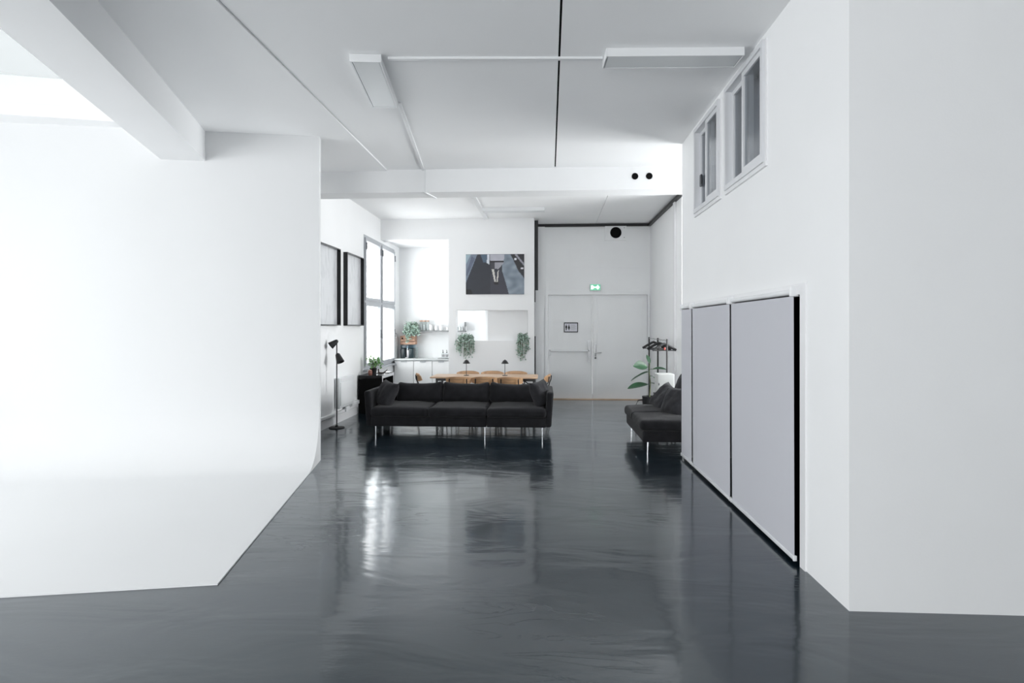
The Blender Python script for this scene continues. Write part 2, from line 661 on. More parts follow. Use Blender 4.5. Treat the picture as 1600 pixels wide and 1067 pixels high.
# --- picture wall: kitchen opening and serving hatch
XK = -2.066
bw = MB().holes_wall((XL, YB, 0), (1, 0, 0), -.21 - XL, 4.03, (0, 1, 0), .28,
                     [(0, XK - XL, 0, 3.55), (-1.911 - XL, -.35 - XL, 1.353, 2.015)])
wb = struct('wall_back', bw, M['wall'])
MB().prism([(-1.225, YB + .10), (-.36, YB + .22), (-.36, YB + .30), (-1.30, YB + .30)], 1.353, 2.015).build('hatch_panel', M['wall'], wb)
# kitchen end wall, side wall, and soffit
struct('wall_kitchen', MB().box(XL, -.2, 14.0, 14.15, 0, 4.03), M['wall'])
struct('wall_kitchen_side', MB().box(-.95, -.80, YB + .3, 14.0, 0, 4.03), M['wall'])
struct('trim_3', MB().box(XL, -.95, YB + .28, 14.0, 3.60, 3.70), M['wall'])

# --- door wall
dw = MB().holes_wall((-.21, YD, 0), (1, 0, 0), 2.85, 4.03, (0, 1, 0), .15, [(.30, 2.56, 0, 2.385)])
wd = struct('wall_door', dw, M['dooru'])
MB().box(.60, 2.24, YD - .014, YD, 2.995, 3.90).build('wall_panel', M['dooru'], wd)
MB().box(.06, .56, YD - .014, YD, 2.50, 3.90).build('wall_panel', M['dooru'], wd)
MB().box(.60, 2.24, YD - .010, YD, 2.52, 2.985).build('wall_panel', M['dooru'], wd)
struct('trim_4', MB().box(-.205, .02, YD - .09, YD, 2.08, 3.93), M['wall'])
struct('trim_5', MB().box(-.205, .0, YD - .15, YD, 0, 2.08), M['wall'])
struct('trim_6', MB().box(.03, 2.38, YD - .03, YD, 2.385, 2.455).box(.03, .09, YD - .03, YD, 0, 2.385).box(2.345, 2.385, YD - .03, YD, 0, 2.385), M['dooru'])
struct('trim_7', MB().box(.09, 2.345, YD - .05, YD + .15, 0, .014), M['tan'])  # wood-coloured threshold; its tan also paints in warm light under the doors
# black trim strip round the lobby
struct('trim_8', MB().box(-.21, 2.40, YD - .05, YD, 3.935, 3.995)
       .box(2.345, 2.40, 8.87, YD - .05, 3.925, 3.985)
       .box(-.208, -.13, YB + .26, YB + .30, 2.46, 3.99).box(-.208, -.188, YB + .26, YB + .30, 2.2, 2.46).box(-.208, -.185, YB + .26, YB + .3, .1, 1.45), M['black'])

# --- lobby right wall and the recess behind the small sofa
struct('wall_far_right', MB().box(2.40, 2.46, 10.2, 13.35, 0, 4.03), M['wall'])
struct('trim_9', MB().box(2.36, 2.40, 10.60, 10.72, .84, 3.93, .004), M['trimw'])
struct('wall_recess', MB().box(2.46, 5.75, 13.25, 13.4, 0, 4.03), M['wall'])

# --- right partition: two high sliding windows, blind opening
WIN = [(5.875, 6.81, 2.965, 3.935), (4.695, 5.675, 2.965, 3.945)]
rw = MB().holes_wall((XR, YN, 0), (0, 1, 0), 4.05, 4.03, (1, 0, 0), .14,
                     [(a - YN, b - YN, c, d) for (a, b, c, d) in WIN] + [(4.07 - YN, 7.40 - YN, 0, 1.875)])
struct('wall_right', rw, M['wall'])
struct('wall_right_near', MB().box(XR + .14, 6.0, YN, YN + .14, 0, 4.03).box(XR, XR + .14, YN - .0005, YN, 0.012, 4.03), M['wall'])
struct('wall_right_end', MB().box(XR + .14, 5.75, 7.40, 7.5, 0, 4.03), M['bouncecut'])  # out of view; greyed to keep bounce light off the beam
struct('wall_recess_side', MB().holes_wall((5.6, 7.4, 0), (0, 1, 0), 6.0, 4.03, (1, 0, 0), .15, [(.2, 3.2, .3, 3.8)]), M['wall'])  # opening made for the added fill light
# box painted near-black for the dark behind the blinds, grey gallery behind the high windows
struct('wall_dark_void', MB().box(2.6, 2.7, YN + .14, 7.4, 0, 2.6).box(XR + .14, 2.6, YN + .15, 7.39, 1.95, 2.05)
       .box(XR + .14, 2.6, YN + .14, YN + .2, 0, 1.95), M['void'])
struct('wall_gallery', MB().box(2.6, 2.7, YN + .14, 7.4, 2.6, 4.03).box(XR + .14, 2.6, YN + .15, 7.39, 2.62, 2.72), M['lining'])
# opening trim of the blinds
struct('trim_10', MB().box(XR - .012, XR, 3.99, 4.07, 0, 1.95).box(XR - .012, XR, 4.07, 7.44, 1.875, 1.95), M['trimw'])

# --- shell behind the camera: rear and side walls with their big windows
struct('wall_rear', MB().holes_wall((-7.8, -5.2, 0), (1, 0, 0), 13.8, 4.03, (0, -1, 0), .2, [(2.3, 6.7, 1.1, 3.5), (6.9, 11.3, 1.1, 3.5)]), M['wall'])
struct('wall_studio_left', MB().holes_wall((-7.6, -5.4, 0), (0, 1, 0), 13.9, 4.03, (-1, 0, 0), .2, [(2.0, 6.0, .6, 3.85), (6.2, 10.2, .6, 3.85)]), M['wall'])
struct('wall_studio_right', MB().box(5.8, 6.0, -5.4, YN + .1, 0, 4.03), M['wall'])
struct('wall_studio_back', MB().box(-7.6, XL, 8.5, 8.7, 0, 4.03), M['wall'])


# ------------------------------------------------------------------ windows
def bar_frame(y0, y1, z0, z1, x0, x1, t, tb=None):
    tb = tb or t
    m = MB()
    m.box(x0, x1, y0, y1, z0, z0 + tb)
    m.box(x0, x1, y0, y1, z1 - t, z1)
    m.box(x0, x1, y0, y0 + t, z0 + tb, z1 - t)
    m.box(x0, x1, y1 - t, y1, z0 + tb, z1 - t)
    return m


w1 = sgroup('window_1', (XL, 11.2, .80))
W1, H1 = 2.35, 2.69
bar_frame(0, W1, 0, H1, -.10, .0, .055).build('window_frame', M['greyframe'], w1)
hz = 1.36
mid = W1 / 2
MB().box(-.10, .012, .055, W1 - .055, hz - .022, hz + .022).box(-.10, .012, mid - .045, mid + .045, .055, hz - .022).box(-.10, .012, mid - .045, mid + .045, hz + .022, H1 - .055).build('mullion', M['greyframe'], w1)
for (a, b) in ((.055, mid - .045), (mid + .045, W1 - .055)):
    for (c, d) in ((.055, hz - .022), (hz + .022, H1 - .055)):
        s = bar_frame(a, b, c, d, -.07, .03, .06, .065).build('sash', M['greyframe'], w1)
        MB().box(-.035, -.025, a + .06, b - .06, c + .065, d - .06).build('pane', M['frost'] if c < .1 else M['glass'], s)
        if c > .1:
            for yh in (a + .005, b - .045):
                MB().box(.03, .05, yh, yh + .04, d - .24, d - .10, .004).build('hinge', M['darkmetal'], s)
        else:
            MB().box(.03, .045, b - .06, b - .025, .62, .80, .004).tube([(.045, b - .042, .70), (.075, b - .042, .70), (.08, b - .042, .60)], .011).build('handle', M['darkmetal'], s)
MB().box(-.02, .09, -.03, W1 + .03, -.035, 0, .004).build('window_sill', M['greyframe'], w1)

for k, (y0, y1, z0, z1) in enumerate(WIN):
    ww = sgroup('window_%d' % (k + 2), (XR, y0, z0))
    W_, H_ = y1 - y0, z1 - z0
    bar_frame(0, W_, 0, H_, -.035, .10, .045).build('window_frame', M['alu'], ww)
    MB().box(-.02, .0, -.03, W_ + .03, -.035, 0).box(-.012, 0, -.03, 0, 0, H_).box(-.012, 0, W_, W_ + .03, 0, H_).build('architrave', M['trimw'], ww)
    half = W_ / 2
    for (a, b, xo) in ((.045, half + .03, -.02), (half - .03, W_ - .045, .03)):
        s = bar_frame(a, b, .045, H_ - .045, xo, xo + .035, .045).build('sash', M['alu'], ww)
        MB().box(xo + .014, xo + .020, a + .045, b - .045, .09, H_ - .09).build('pane', M['dimglass'], s)
        if xo > 0 and k == 0:
            MB().box(xo - .02, xo, b - .10, b - .05, H_ * .30, H_ * .44, .006).build('handle', M['darkmetal'], s)
    cu = MB()
    npl = 56
    vs, fs = [], []
    for i in range(npl + 1):
        yy = -.02 + (W_ + .04) * i / npl
        xx = .20 + .02 * math.sin(i * 1.35) + .008 * math.sin(i * .5)
        vs += [(xx, yy, 0), (xx, yy, H_ + .02), (xx + .006, yy, 0), (xx + .006, yy, H_ + .02)]
    for i in range(npl):
        a, b = 4 * i, 4 * i + 4
        fs += [(a, b, b + 1, a + 1), (a + 2, a + 3, b + 3, b + 2), (a + 1, b + 1, b + 3, a + 3), (a, a + 2, b + 2, b)]
    cu.add(vs, fs)
    co = cu.build('curtain', mat('grey_curtain', (.33, .34, .37), .9))
    co.location = (XR, y0, z0)
    tag(co, ['grey pleated curtain behind the far high window on the right wall',
             'grey pleated curtain behind the near high window on the right wall'][k], 'curtain', 'curtains behind the high windows')

# frames of the windows the daylight comes through (added one in the recess, studio left, rear)
def plain_window(name, loc, rz, W_, H_, nx_):
    ww = sgroup(name, loc, rz)
    m = MB()
    m.box(0, W_, 0, .06, 0, .05).box(0, W_, 0, .06, H_ - .05, H_).box(0, .05, 0, .06, .05, H_ - .05).box(W_ - .05, W_, 0, .06, .05, H_ - .05)
    m.build('window_frame', M['trimw'], ww)
    for i in range(1, nx_):
        MB().box(W_ * i / nx_ - .025, W_ * i / nx_ + .025, .005, .055, .05, H_ - .05).build('mullion', M['trimw'], ww)
    for i in range(nx_):
        MB().box(W_ * i / nx_ + .03, W_ * (i + 1) / nx_ - .03, .027, .033, .05, H_ - .05).build('pane', M['glass'], ww)


plain_window('window_5', (5.75, 7.6, .3), R(90), 3.0, 3.5, 2)  # added unseen window framing the recess fill light
plain_window('window_6', (-7.68, -3.4, .6), R(90), 4.0, 3.25, 3)
plain_window('window_7', (-7.68, .8, .6), R(90), 4.0, 3.25, 3)
plain_window('window_8', (-5.5, -5.35, 1.1), 0, 4.4, 2.4, 4)
plain_window('window_9', (-.9, -5.35, 1.1), 0, 4.4, 2.4, 4)

# ------------------------------------------------------------------ doors
def door(name, x0, x1, first):
    d = sgroup(name, (x0, YD + .04, .016))
    wd_ = x1 - x0
    MB().box(0, wd_, 0, .05, 0, 2.36, .003).build('door_leaf', M['dooru'], d)
    if first:
        MB().box(.02, wd_ - .06, -.075, -.045, 1.075, 1.115, .006).box(.0, .05, -.075, 0, .98, 1.13, .006).box(wd_ - .10, wd_ - .03, -.075, 0, .84, 1.32, .006).build('push_bar', M['plastic'], d)
        MB().box(wd_ - .02, wd_, -.012, 0, 0, 2.36).build('cover_strip', M['dooru'], d)
    else:
        MB().box(.09, .105, -.006, 0, .05, 2.30).box(wd_ - .10, wd_ - .085, -.006, 0, .05, 2.30).box(.105, wd_ - .10, -.006, 0, 2.28, 2.295).build('moulding', M['dooru'], d)
        h = MB().box(.035, .075, -.01, 0, .96, 1.24, .003).build('handle_plate', M['steel'], d)
        MB().tube([(.055, -.01, 1.05), (.055, -.05, 1.05), (.075, -.055, 1.05), (.19, -.055, 1.055)], .011).build('lever', M['steel'], h)
        MB().lathe([(.022, 0), (.022, .022), (.014, .026)], 14, (.055, -.01, .93), Matrix.Rotation(R(90), 4, 'X')).build('lock', M['darkmetal'], h)
    return d


door('door_1', .10, 1.095, True)
door('door_2', 1.115, 2.34, False)

# ------------------------------------------------------------------ skirting on the left
struct('baseboard_left', MB().box(XL, XL + .02, 8.6, 10.75, 0, .13).box(XL, XL + .028, 8.6, 10.75, .13, .145).box(XL, XL + .045, 8.6, 10.75, .155, .20, .004), M['trimw'])
tr = thing('cable_trunking', 'white cable box and trunking low on the left wall beside the black desk', 'trunking', (XL + .001, 9.9, .186))
MB().box(.0, .06, .46, .86, .016, .085, .006).build('trunking_run', M['plastic'], tr)
MB().box(.046, .075, .10, .26, -.03, .06, .006).build('junction_box', M['plastic'], tr)

# ================================================================== LIGHT FITTINGS AND TRUNKING
def ceiling_light(label, p0, p1, wdt, zc=CZ):
    """surface luminaire from the middle of one short end to the other"""
    p0, p1 = Vector(p0[:2]), Vector(p1[:2])
    L = (p1 - p0).length
    c = (p0 + p1) / 2
    ang = math.atan2(p1.y - p0.y, p1.x - p0.x)
    t = thing('ceiling_light', label, 'ceiling light', (c.x, c.y, zc - .07), ang, 'flat ceiling lights')
    m = MB()
    hw = wdt / 2
    m.box(-L / 2, L / 2, -hw, hw, .012, .07)
    m.box(-L / 2, L / 2, -hw, -hw + .014, 0, .012).box(-L / 2, L / 2, hw - .014, hw, 0, .012)
    m.build('housing', M['plastic'], t)
    for s in (-1, 1):
        MB().box(min(s * L / 2, s * (L / 2 + .008)), max(s * L / 2, s * (L / 2 + .008)), -hw - .004, hw + .004, -.002, .068, .002).build('end_cap', M['plastic'], t)
    MB().box(-L / 2 + .01, L / 2 - .01, -hw + .018, hw - .018, .003, .012).build('diffuser', M['acryl'], t)
    return t


n0 = (CW(-1.393, 4.957) + CW(-1.129, 4.957)) / 2
n1 = (CW(-1.454, 5.98) + CW(-1.19, 5.98)) / 2
ceiling_light('flat white ceiling light running away from the camera, left of the dark joint', n0, n1, .262)
q0 = CW(.803, 4.97)
q1 = CW(1.945, 4.95)
ceiling_light('flat white ceiling light lying crosswise up against the high right window', q0, q1, .235)
q2 = CW(-.05 * 11.4, 11.42)
q3 = CW(.056 * 11.4, 11.36)
ceiling_light('flat white ceiling light beyond the crossbeam, above the dining table', q2, q3, .23)


def trunk(label, pts, wdt, hgt=.02, zc=CZ):
    a, b = Vector(pts[0][:2]), Vector(pts[1][:2])
    L = (b - a).length
    ang = math.atan2(b.y - a.y, b.x - a.x)
    t = thing('cable_trunking', label, 'trunking', (a.x, a.y, zc - hgt), ang)
    MB().box(0, L, -wdt / 2, wdt / 2, 0, hgt * .6).build('trunking_base', M['plastic'], t)
    MB().box(0, L, -wdt / 2 - .002, wdt / 2 + .002, -.004 + .001, hgt * .3, .002).build('trunking_lid', M['plastic'], t)
    for s in t.children:
        for v in s.data.vertices:
            v.co.z += hgt * .4 if s.name.startswith('trunking_base') else .003
    return t


trunk('thin white cable trunking on the ceiling between the two near ceiling lights', (CW(-1.08, 5.02), CW(.79, 5.02)), .03)
trunk('white cable trunking on the ceiling running from the left ceiling light to the crossbeam', (CW(-1.175, 6.0), CW(-1.323, 8.575)), .032)
vt = thing('cable_trunking', 'narrow white trunking bent over the front of the ceiling crossbeam', 'trunking', (-1.765, 8.5, 3.66))
MB().box(-.014, .014, -.016, 0, 0, .335, .002).build('trunking_run', M['plastic'], vt)
MB().add([(-.014, -.016, -.001), (.014, -.016, -.001), (.10, .37, -.001), (.072, .37, -.001), (-.014, -.016, -.016), (.014, -.016, -.016), (.10, .37, -.016), (.072, .37, -.016)],
         [(0, 1, 2, 3), (7, 6, 5, 4), (0, 4, 5, 1), (1, 5, 6, 2), (2, 6, 7, 3), (3, 7, 4, 0)]).build('trunking_run', M['plastic'], vt)
trunk('broad white trunking on the far ceiling beyond the crossbeam', (CW(-.0666 * 10.37, 10.37), CW(-.0444 * 12.4, 12.4)), .09, .03)

# ================================================================== WALL FITTINGS
# extract vent
v = thing('extractor_vent', 'white square extractor vent with round black mouth high above the double doors', 'vent', (1.62, YD - .012, 3.615))
MB().holes_wall((-.24, 0, 0), (1, 0, 0), .48, .32, (0, -1, 0), .05, []).build('housing', M['dooru'], v)
MB().lathe([(.145, 0), (.145, .012), (.128, .020), (.128, .002)], 28, (.0, -.05, .17), Matrix.Rotation(R(90), 4, 'X')).build('collar', M['plastic'], v)
MB().lathe([(.127, 0), (.127, .008)], 28, (.0, -.05, .17), Matrix.Rotation(R(90), 4, 'X')).build('mouth', M['void'], v)
for xx in (.19,):
    for zz in (.06, .28):
        MB().lathe([(.012, 0), (.012, .01)], 10, (xx, -.05, zz), Matrix.Rotation(R(90), 4, 'X')).build('screw', M['steel'], v)

# exit sign
e = thing('exit_sign', 'small lit green emergency exit sign above the double doors', 'exit sign', (1.16, YD - .031, 2.475))
MB().box(-.12, .12, -.05, 0, 0, .15, .005).build('housing', M['plastic'], e)
MB().box(-.112, .112, -.054, -.05, .008, .142).build('green_panel', M['exit_green'], e)
ar = MB()


def flat(pts, y0, y1):
    k = len(pts)
    vs = [(a, y0, b) for a, b in pts] + [(a, y1, b) for a, b in pts]
    fs = [tuple(range(k)), tuple(reversed(range(k, 2 * k)))] + [(i, i + k, (i + 1) % k + k, (i + 1) % k) for i in range(k)]
    return vs, fs


ar.add(*flat([(-.095, .03), (-.06, .03), (-.03, .06), (-.03, .09), (-.06, .12), (-.095, .12)], -.0555, -.054))
ar.add(*flat([(.0, .062), (.02, .062), (.055, .022), (.095, .075), (.055, .128), (.02, .088), (.0, .088), (-.03, .088), (-.03, .062)], -.0555, -.054))
ar.build('arrow_symbol', M['exit_white'], e)

# toilet notice
tn = thing('notice', 'small black framed toilet notice with two figures on the left door leaf', 'sign', (.615, YD + .036, 1.53))
MB().box(-.15, .15, -.004, .004, .01, .215).build('paper', M['paper'], tn)
fr = MB()
fr.box(-.16, .16, -.016, .004, 0, .02).box(-.16, .16, -.016, .004, .205, .225).box(-.16, -.142, -.016, .004, .02, .205).box(.142, .16, -.016, .004, .02, .205)
fr.build('frame', M['black'], tn)
pg = MB()
for cx, sk_ in ((-.105, 0), (-.045, 1)):
    pg.lathe([(.012, 0), (.012, .002)], 12, (cx, -.004, .165), Matrix.Rotation(R(90), 4, 'X'))
    if sk_:
        pg.add(*flat([(cx - .012, .15), (cx + .012, .15), (cx + .026, .085), (cx + .01, .085), (cx + .01, .05), (cx - .01, .05), (cx - .01, .085), (cx - .026, .085)], -.006, -.004))
    else:
        pg.add(*flat([(cx - .02, .15), (cx + .02, .15), (cx + .02, .095), (cx + .011, .095), (cx + .011, .05), (cx - .011, .05), (cx - .011, .095), (cx - .02, .095)], -.006, -.004))
pg.build('figure_symbol', M['black'], tn)
tx = MB()
for i in range(7):
    tx.box(.0, .09 + .03 * ((i * 7) % 3) / 2, -.0055, -.004, .165 - i * .018, .170 - i * .018)
tx.build('printed_lines', M['label'], tn)

# electric heater
h = thing('panel_heater', 'white electric panel heater on the left wall behind the black floor lamp', 'heater', (XL + .001, 9.60, .26))
MB().box(.02, .095, 0, .74, 0, .52, .012).build('heater_body', M['acryl'], h)  # body greyer than the front panel, shading put into its colour
MB().box(.095, .108, .03, .71, .05, .44, .003).build('front_panel', M['plastic'], h)
gr = MB()
for i in range(5):
    gr.box(.095, .102, .06, .68, .455 + i * .011, .461 + i * .011)
gr.build('outlet_grille', M['trimw'], h)
for yy in (.12, .56):
    MB().box(0, .02, yy, yy + .06, .05, .47).build('wall_bracket', M['steel'], h)

# the two big frames
def big_frame(label, y0, L, z0, H):
    t = thing('picture_frame', label, 'picture', (XL + .001, y0, z0), 0, 'tall framed prints on the left wall')
    D = .075
    m = MB()
    m.box(0, D, 0, .018, 0, H).box(0, D, L - .018, L, 0, H)
    m.box(0, D, .018, L - .018, 0, .018).box(0, D, .018, L - .018, H - .018, H)
    m.build('frame', M['blackgloss'], t)
    MB().box(0, .012, .018, L - .018, .018, H - .018).build('print', M['art'], t)
    return t


big_frame('tall black box frame with pale print, partly cut off by the white cyclorama wall', 8.77, .95, 1.675, 1.31)
big_frame('tall black box frame with pale print nearest to the tall window', 10.05, .95, 1.675, 1.31)

# street photograph, a frameless printed panel
def photo_rgb(x, y):
    """x,y in 0..1 from top left"""
    def poly(pts):
        ins = False
        j = len(pts) - 1
        for i in range(len(pts)):
            xi, yi = pts[i]
            xj, yj = pts[j]
            if (yi > y) != (yj > y) and x < (xj - xi) * (y - yi) / (yj - yi) + xi:
                ins = not ins
            j = i
        return ins
    n_ = .5 + .5 * noise.noise(Vector((x * 9, y * 9, 3)))
    c = (38, 42, 52)
    if poly([(0, 0), (.2, 0), (.0, .72)]):
        c = (116, 128, 144)
        if poly([(0, 0), (.09, 0), (0, .25)]):
            c = (150, 170, 180)
        if poly([(.1, .05), (.16, .1), (.02, .55), (0, .5)]):
            c = (92, 100, 120)
    if poly([(.25, 0), (.4, 0), (.4, .22), (.3, .2)]):
        c = (76, 96, 114)
    if poly([(.37, 0), (.40, 0), (.40, .25), (.36, .22)]):
        c = (215, 220, 228)
    if poly([(.63, 0), (.76, 0), (1, .62), (1, 1), (.74, 1), (.62, .4)]):
        c = (104 + 40 * n_, 116 + 40 * n_, 128 + 40 * n_)
    if poly([(.42, .5), (.6, .4), (.74, 1), (.42, 1)]):
        c = (52, 52, 64)
    if poly([(.77, 0), (1, 0), (1, .60), (.9, .42)]):
        c = (30, 30, 36)
        if poly([(.83, 0), (.87, 0), (1, .24), (1, .30)]):
            c = (150, 150, 160)
        if .83 < x < .87 and .1 < y < .15 or .94 < x < .985 and .33 < y < .37:
            c = (225, 225, 232)
    if poly([(.41, 0), (.66, 0), (.65, .22), (.56, .37), (.44, .36), (.42, .18)]):
        c = (176, 176, 186) if y < .18 else (150, 150, 158)
        if .17 < y < .205:
            c = (26, 26, 32)
        if .205 <= y and x < .50:
            c = (56, 56, 64)
    if poly([(.445, .38), (.485, .38), (.515, .69), (.492, .69)]) or poly([(.545, .44), (.565, .40), (.548, .71), (.525, .71)]):
        c = (205, 203, 196)
    if poly([(.47, .69), (.56, .69), (.56, .75), (.5, .76)]):
        c = (14, 14, 18)
    if poly([(0, .88), (.09, .88), (.12, 1), (0, 1)]):
        c = (8, 8, 12)
    k = .88 + .24 * n_
    return tuple(min(1, q * k) for q in s2l(tuple(min(255, a) for a in c)))


sp = thing('wall_print', 'unframed dark street photograph of walking legs above the serving hatch', 'picture', (-1.055, YB - .002, 2.355))
PW, PH = 1.262, .865
MB().box(-PW / 2, PW / 2, -.03, 0, 0, PH).build('backing_board', M['trimw'], sp)
nx, ny = 110, 76
pm = MB()
vs = [(-PW / 2 + PW * i / nx, -.032, PH * j / ny) for j in range(ny + 1) for i in range(nx + 1)]
fs = [(j * (nx + 1) + i, j * (nx + 1) + i + 1, (j + 1) * (nx + 1) + i + 1, (j + 1) * (nx + 1) + i) for j in range(ny) for i in range(nx)]
pm.add(vs, fs)
po = pm.build('print', M['photo'], sp)
at = po.data.color_attributes.new('print', 'FLOAT_COLOR', 'POINT')
for i, vv in enumerate(po.data.vertices):
    at.data[i].color = (*photo_rgb((vv.co.x + PW / 2) / PW, 1 - vv.co.z / PH), 1)

# roller blinds
def blind(label, y0, y1, tilt=0.):
    t = thing('roller_blind', label, 'blind', (XR, y0, 0), 0, 'grey roller blinds on the right wall')
    L = y1 - y0
    xf_ = -.034
    m = MB()
    nu, nz_ = 10, 16
    for sgn in (0, 1):
        pass
    vs, fs = [], []
    for j in range(nz_ + 1):
        for i in range(nu + 1):
            yy = L * i / nu - tilt * (1 - j / nz_)
            wob = .004 * math.sin(i / nu * 3.1 + y0) * (1 - j / nz_)
            vs.append((xf_ - .0008 + wob, yy, .055 + 1.81 * j / nz_))
    k = len(vs)
    vs += [(p[0] + .0016, p[1], p[2]) for p in vs]
    for j in range(nz_):
        for i in range(nu):
            a = j * (nu + 1) + i
            q = (a, a + 1, a + nu + 2, a + nu + 1)
            fs += [q, tuple(k + c for c in reversed(q))]
    bd = [i for i in range(nu + 1)] + [j * (nu + 1) + nu for j in range(1, nz_ + 1)] + [nz_ * (nu + 1) + i for i in range(nu - 1, -1, -1)] + [j * (nu + 1) for j in range(nz_ - 1, 0, -1)]
    for a, b in zip(bd, bd[1:] + bd[:1]):
        fs.append((a, b, b + k, a + k))
    m.add(vs, fs)
    m.build('blind_fabric', M['blind'], t)
    MB().box(xf_ - .011, xf_ + .011, -tilt, L - tilt, .032, .062, .005).build('bottom_bar', M['alu'], t)
    for e_ in (-tilt, L - tilt):
        MB().box(xf_ - .013, xf_ + .013, e_ - .006, e_ + .006, .028, .066, .004).build('bar_cap', M['plastic'], t)
    MB().tube([(xf_ + .01, 0, 1.895), (xf_ + .01, L, 1.895)], .021, 12).build('roller_tube', M['plastic'], t)
    for e_ in (0, L):
        MB().box(-.062, 0, e_ - .010, e_ + .010, 1.862, 1.935, .006).build('bracket', M['plastic'], t)
    return t


blind('nearest and widest looking grey roller blind on the right wall', 4.115, 5.455, .02)
blind('middle grey roller blind between two others on the right wall', 5.50, 6.855, .02)
blind('farthest grey roller blind, ending at the corner beside the small sofa', 6.90, 7.38)

# ================================================================== SOFAS
def leg_mb(z=.155):
    return MB().lathe([(.016, 0), (.016, .006), (.009, .010), (.0105, z)], 12)


def sofa(name, label, loc, rz, sections, seats, backs, arms, D=.99):
    t = thing(name, label, 'sofa', loc, rz)
    for si, (a, b) in enumerate(sections):
        MB().soft((a + b) / 2, D / 2, .225, b - a - .008, D, .15, .02, 8, rough=.003, seed=a).build('sofa_base', M['sofa'], t)
        for (lx, ly) in (([(a + .06, .07), (a + .06, D - .07)] if si == 0 else []) + [(b - (.06 if si == len(sections) - 1 else .03), .07), (b - (.06 if si == len(sections) - 1 else .03), D - .07)]):
            leg_mb().xf(Matrix.Translation((lx, ly, 0))).build('leg', M['chrome'], t)
    for i, (a, b) in enumerate(seats):
        MB().soft((a + b) / 2, (D - .10) / 2 - .015, .365, b - a + .01, D - .06, .145, .058, 12, crown=.028, rough=.011, seed=3.1 * i + 1, rn=4).build('seat_cushion', M['sofa'], t)
    x0, x1 = sections[0][0], sections[-1][1]
    MB().soft((x0 + x1) / 2, D - .05, .44, x1 - x0, .09, .36, .03, 10, rough=.003).build('back_frame', M['sofa'], t)
    for i, (a, b, ht) in enumerate(backs):
        m = MB()
        wd_ = b - a
        cs = MB().soft(0, 0, 0, wd_, .17, ht, .065, 12, rough=.010, seed=9.7 * i, rn=4, bulge=.05)
        for p_ in cs.v:      # ears: the upper corners stand up, the top edge sags
            u_ = p_.x / (wd_ / 2)
            if p_.z > 0:
                p_.z += .050 * (u_ * u_ * u_ * u_ - .35) * (p_.z / (ht / 2))
        cs.xf(Matrix.Translation(((a + b) / 2, .70, .425 + ht / 2)) @ Matrix.Rotation(R(-16), 4, 'X') @ Matrix.Rotation(R((-1.2, .8, 1.2)[i % 3]), 4, 'Y'))
        cs.build('back_cushion', M['sofa'], t)
    for a, b, s in arms:
        am = MB().soft((a + b) / 2, D / 2, .415, b - a, D - .02, .53, .032, 8, rough=.003)
        for p_ in am.v:
            p_.x += s * .035 * max(0, (p_.z - .15) / .55)
        am.build('armrest', M['sofa'], t)
    return t


SX, SY = -2.62, 8.58
sofa('sofa', 'long charcoal three-cushion sofa on chrome legs in front of the dining table', (SX, SY, 0), 0,
     [(0, 1.76), (1.76, 2.655)], [(0.0, .88), (.88, 1.76), (1.765, 2.65)],
     [(.235, .985, .325), (.985, 1.74, .325), (1.745, 2.50, .32)], [(-.075, .025, -1), (2.63, 2.73, 1)])
sofa('sofa', 'short armless charcoal sofa half hidden behind the roller blind wall', (1.285, 9.10, 0), R(-90),
     [(0, 1.53)], [(0, .765), (.765, 1.53)], [], [])


def pillow(label, loc, size, rot, fabric='pillow', seed=0, group=None, thick=.085):
    n_ = 22
    vs, fs = [], []
    for sgn in (1, -1):
        for j in range(n_ + 1):
            for i in range(n_ + 1):
                u_, v_ = -1 + 2 * i / n_, -1 + 2 * j / n_
                th = max(0., (1 - u_ ** 4) * (1 - v_ ** 4)) ** .62
                pin = 1 - .10 * (1 - abs(u_) ** 2) * abs(v_) ** 3 - .0
                pin2 = 1 - .10 * (1 - abs(v_) ** 2) * abs(u_) ** 3
                x_ = u_ * size / 2 * pin2
                z_ = v_ * size / 2 * pin
                wr = .016 * noise.noise(Vector((x_ * 9 + seed, z_ * 7, sgn * 2))) + .008 * noise.noise(Vector((x_ * 22 + seed, z_ * 18, sgn)))
                vs.append((x_, sgn * thick * th + wr * th, z_))
    k = (n_ + 1) ** 2
    for j in range(n_):
        for i in range(n_):
            a = j * (n_ + 1) + i
            q = (a, a + 1, a + n_ + 2, a + n_ + 1)
            fs += [tuple(reversed(q)), tuple(k + c for c in q)]
    o = MB().add(vs, fs).build('throw_pillow', M[fabric])
    o.location = loc
    o.rotation_euler = rot
    tag(o, label, 'pillow', group)
    return o


pillow('crumpled dark grey pillow leaning in the left corner of the long sofa', (-2.46, 8.90, .60), .43, (R(-24), R(6), R(-46)), seed=1.3, thick=.10)
pillow('plump dark grey pillow leaning against the right armrest of the long sofa', (-.05, 8.93, .62), .42, (R(-20), R(-5), R(58)), seed=5.2, thick=.10)
GP = 'pillows heaped on the short sofa'
pillow('round dark grey pillow in front on the short sofa, nearest the blind wall', (1.84, 8.14, .60), .44, (R(-28), 0, R(-62)), seed=8.8, group=GP, thick=.12)
pillow('square dark grey pillow leaning at the far left of the heap on the short sofa', (1.80, 8.74, .60), .44, (R(-40), R(14), R(-78)), seed=2.8, group=GP, thick=.09)
pillow('topmost dark grey pillow at the back of the heap on the short sofa', (2.06, 8.50, .75), .46, (R(-22), R(8), R(-72)), seed=3.9, group=GP, thick=.11)

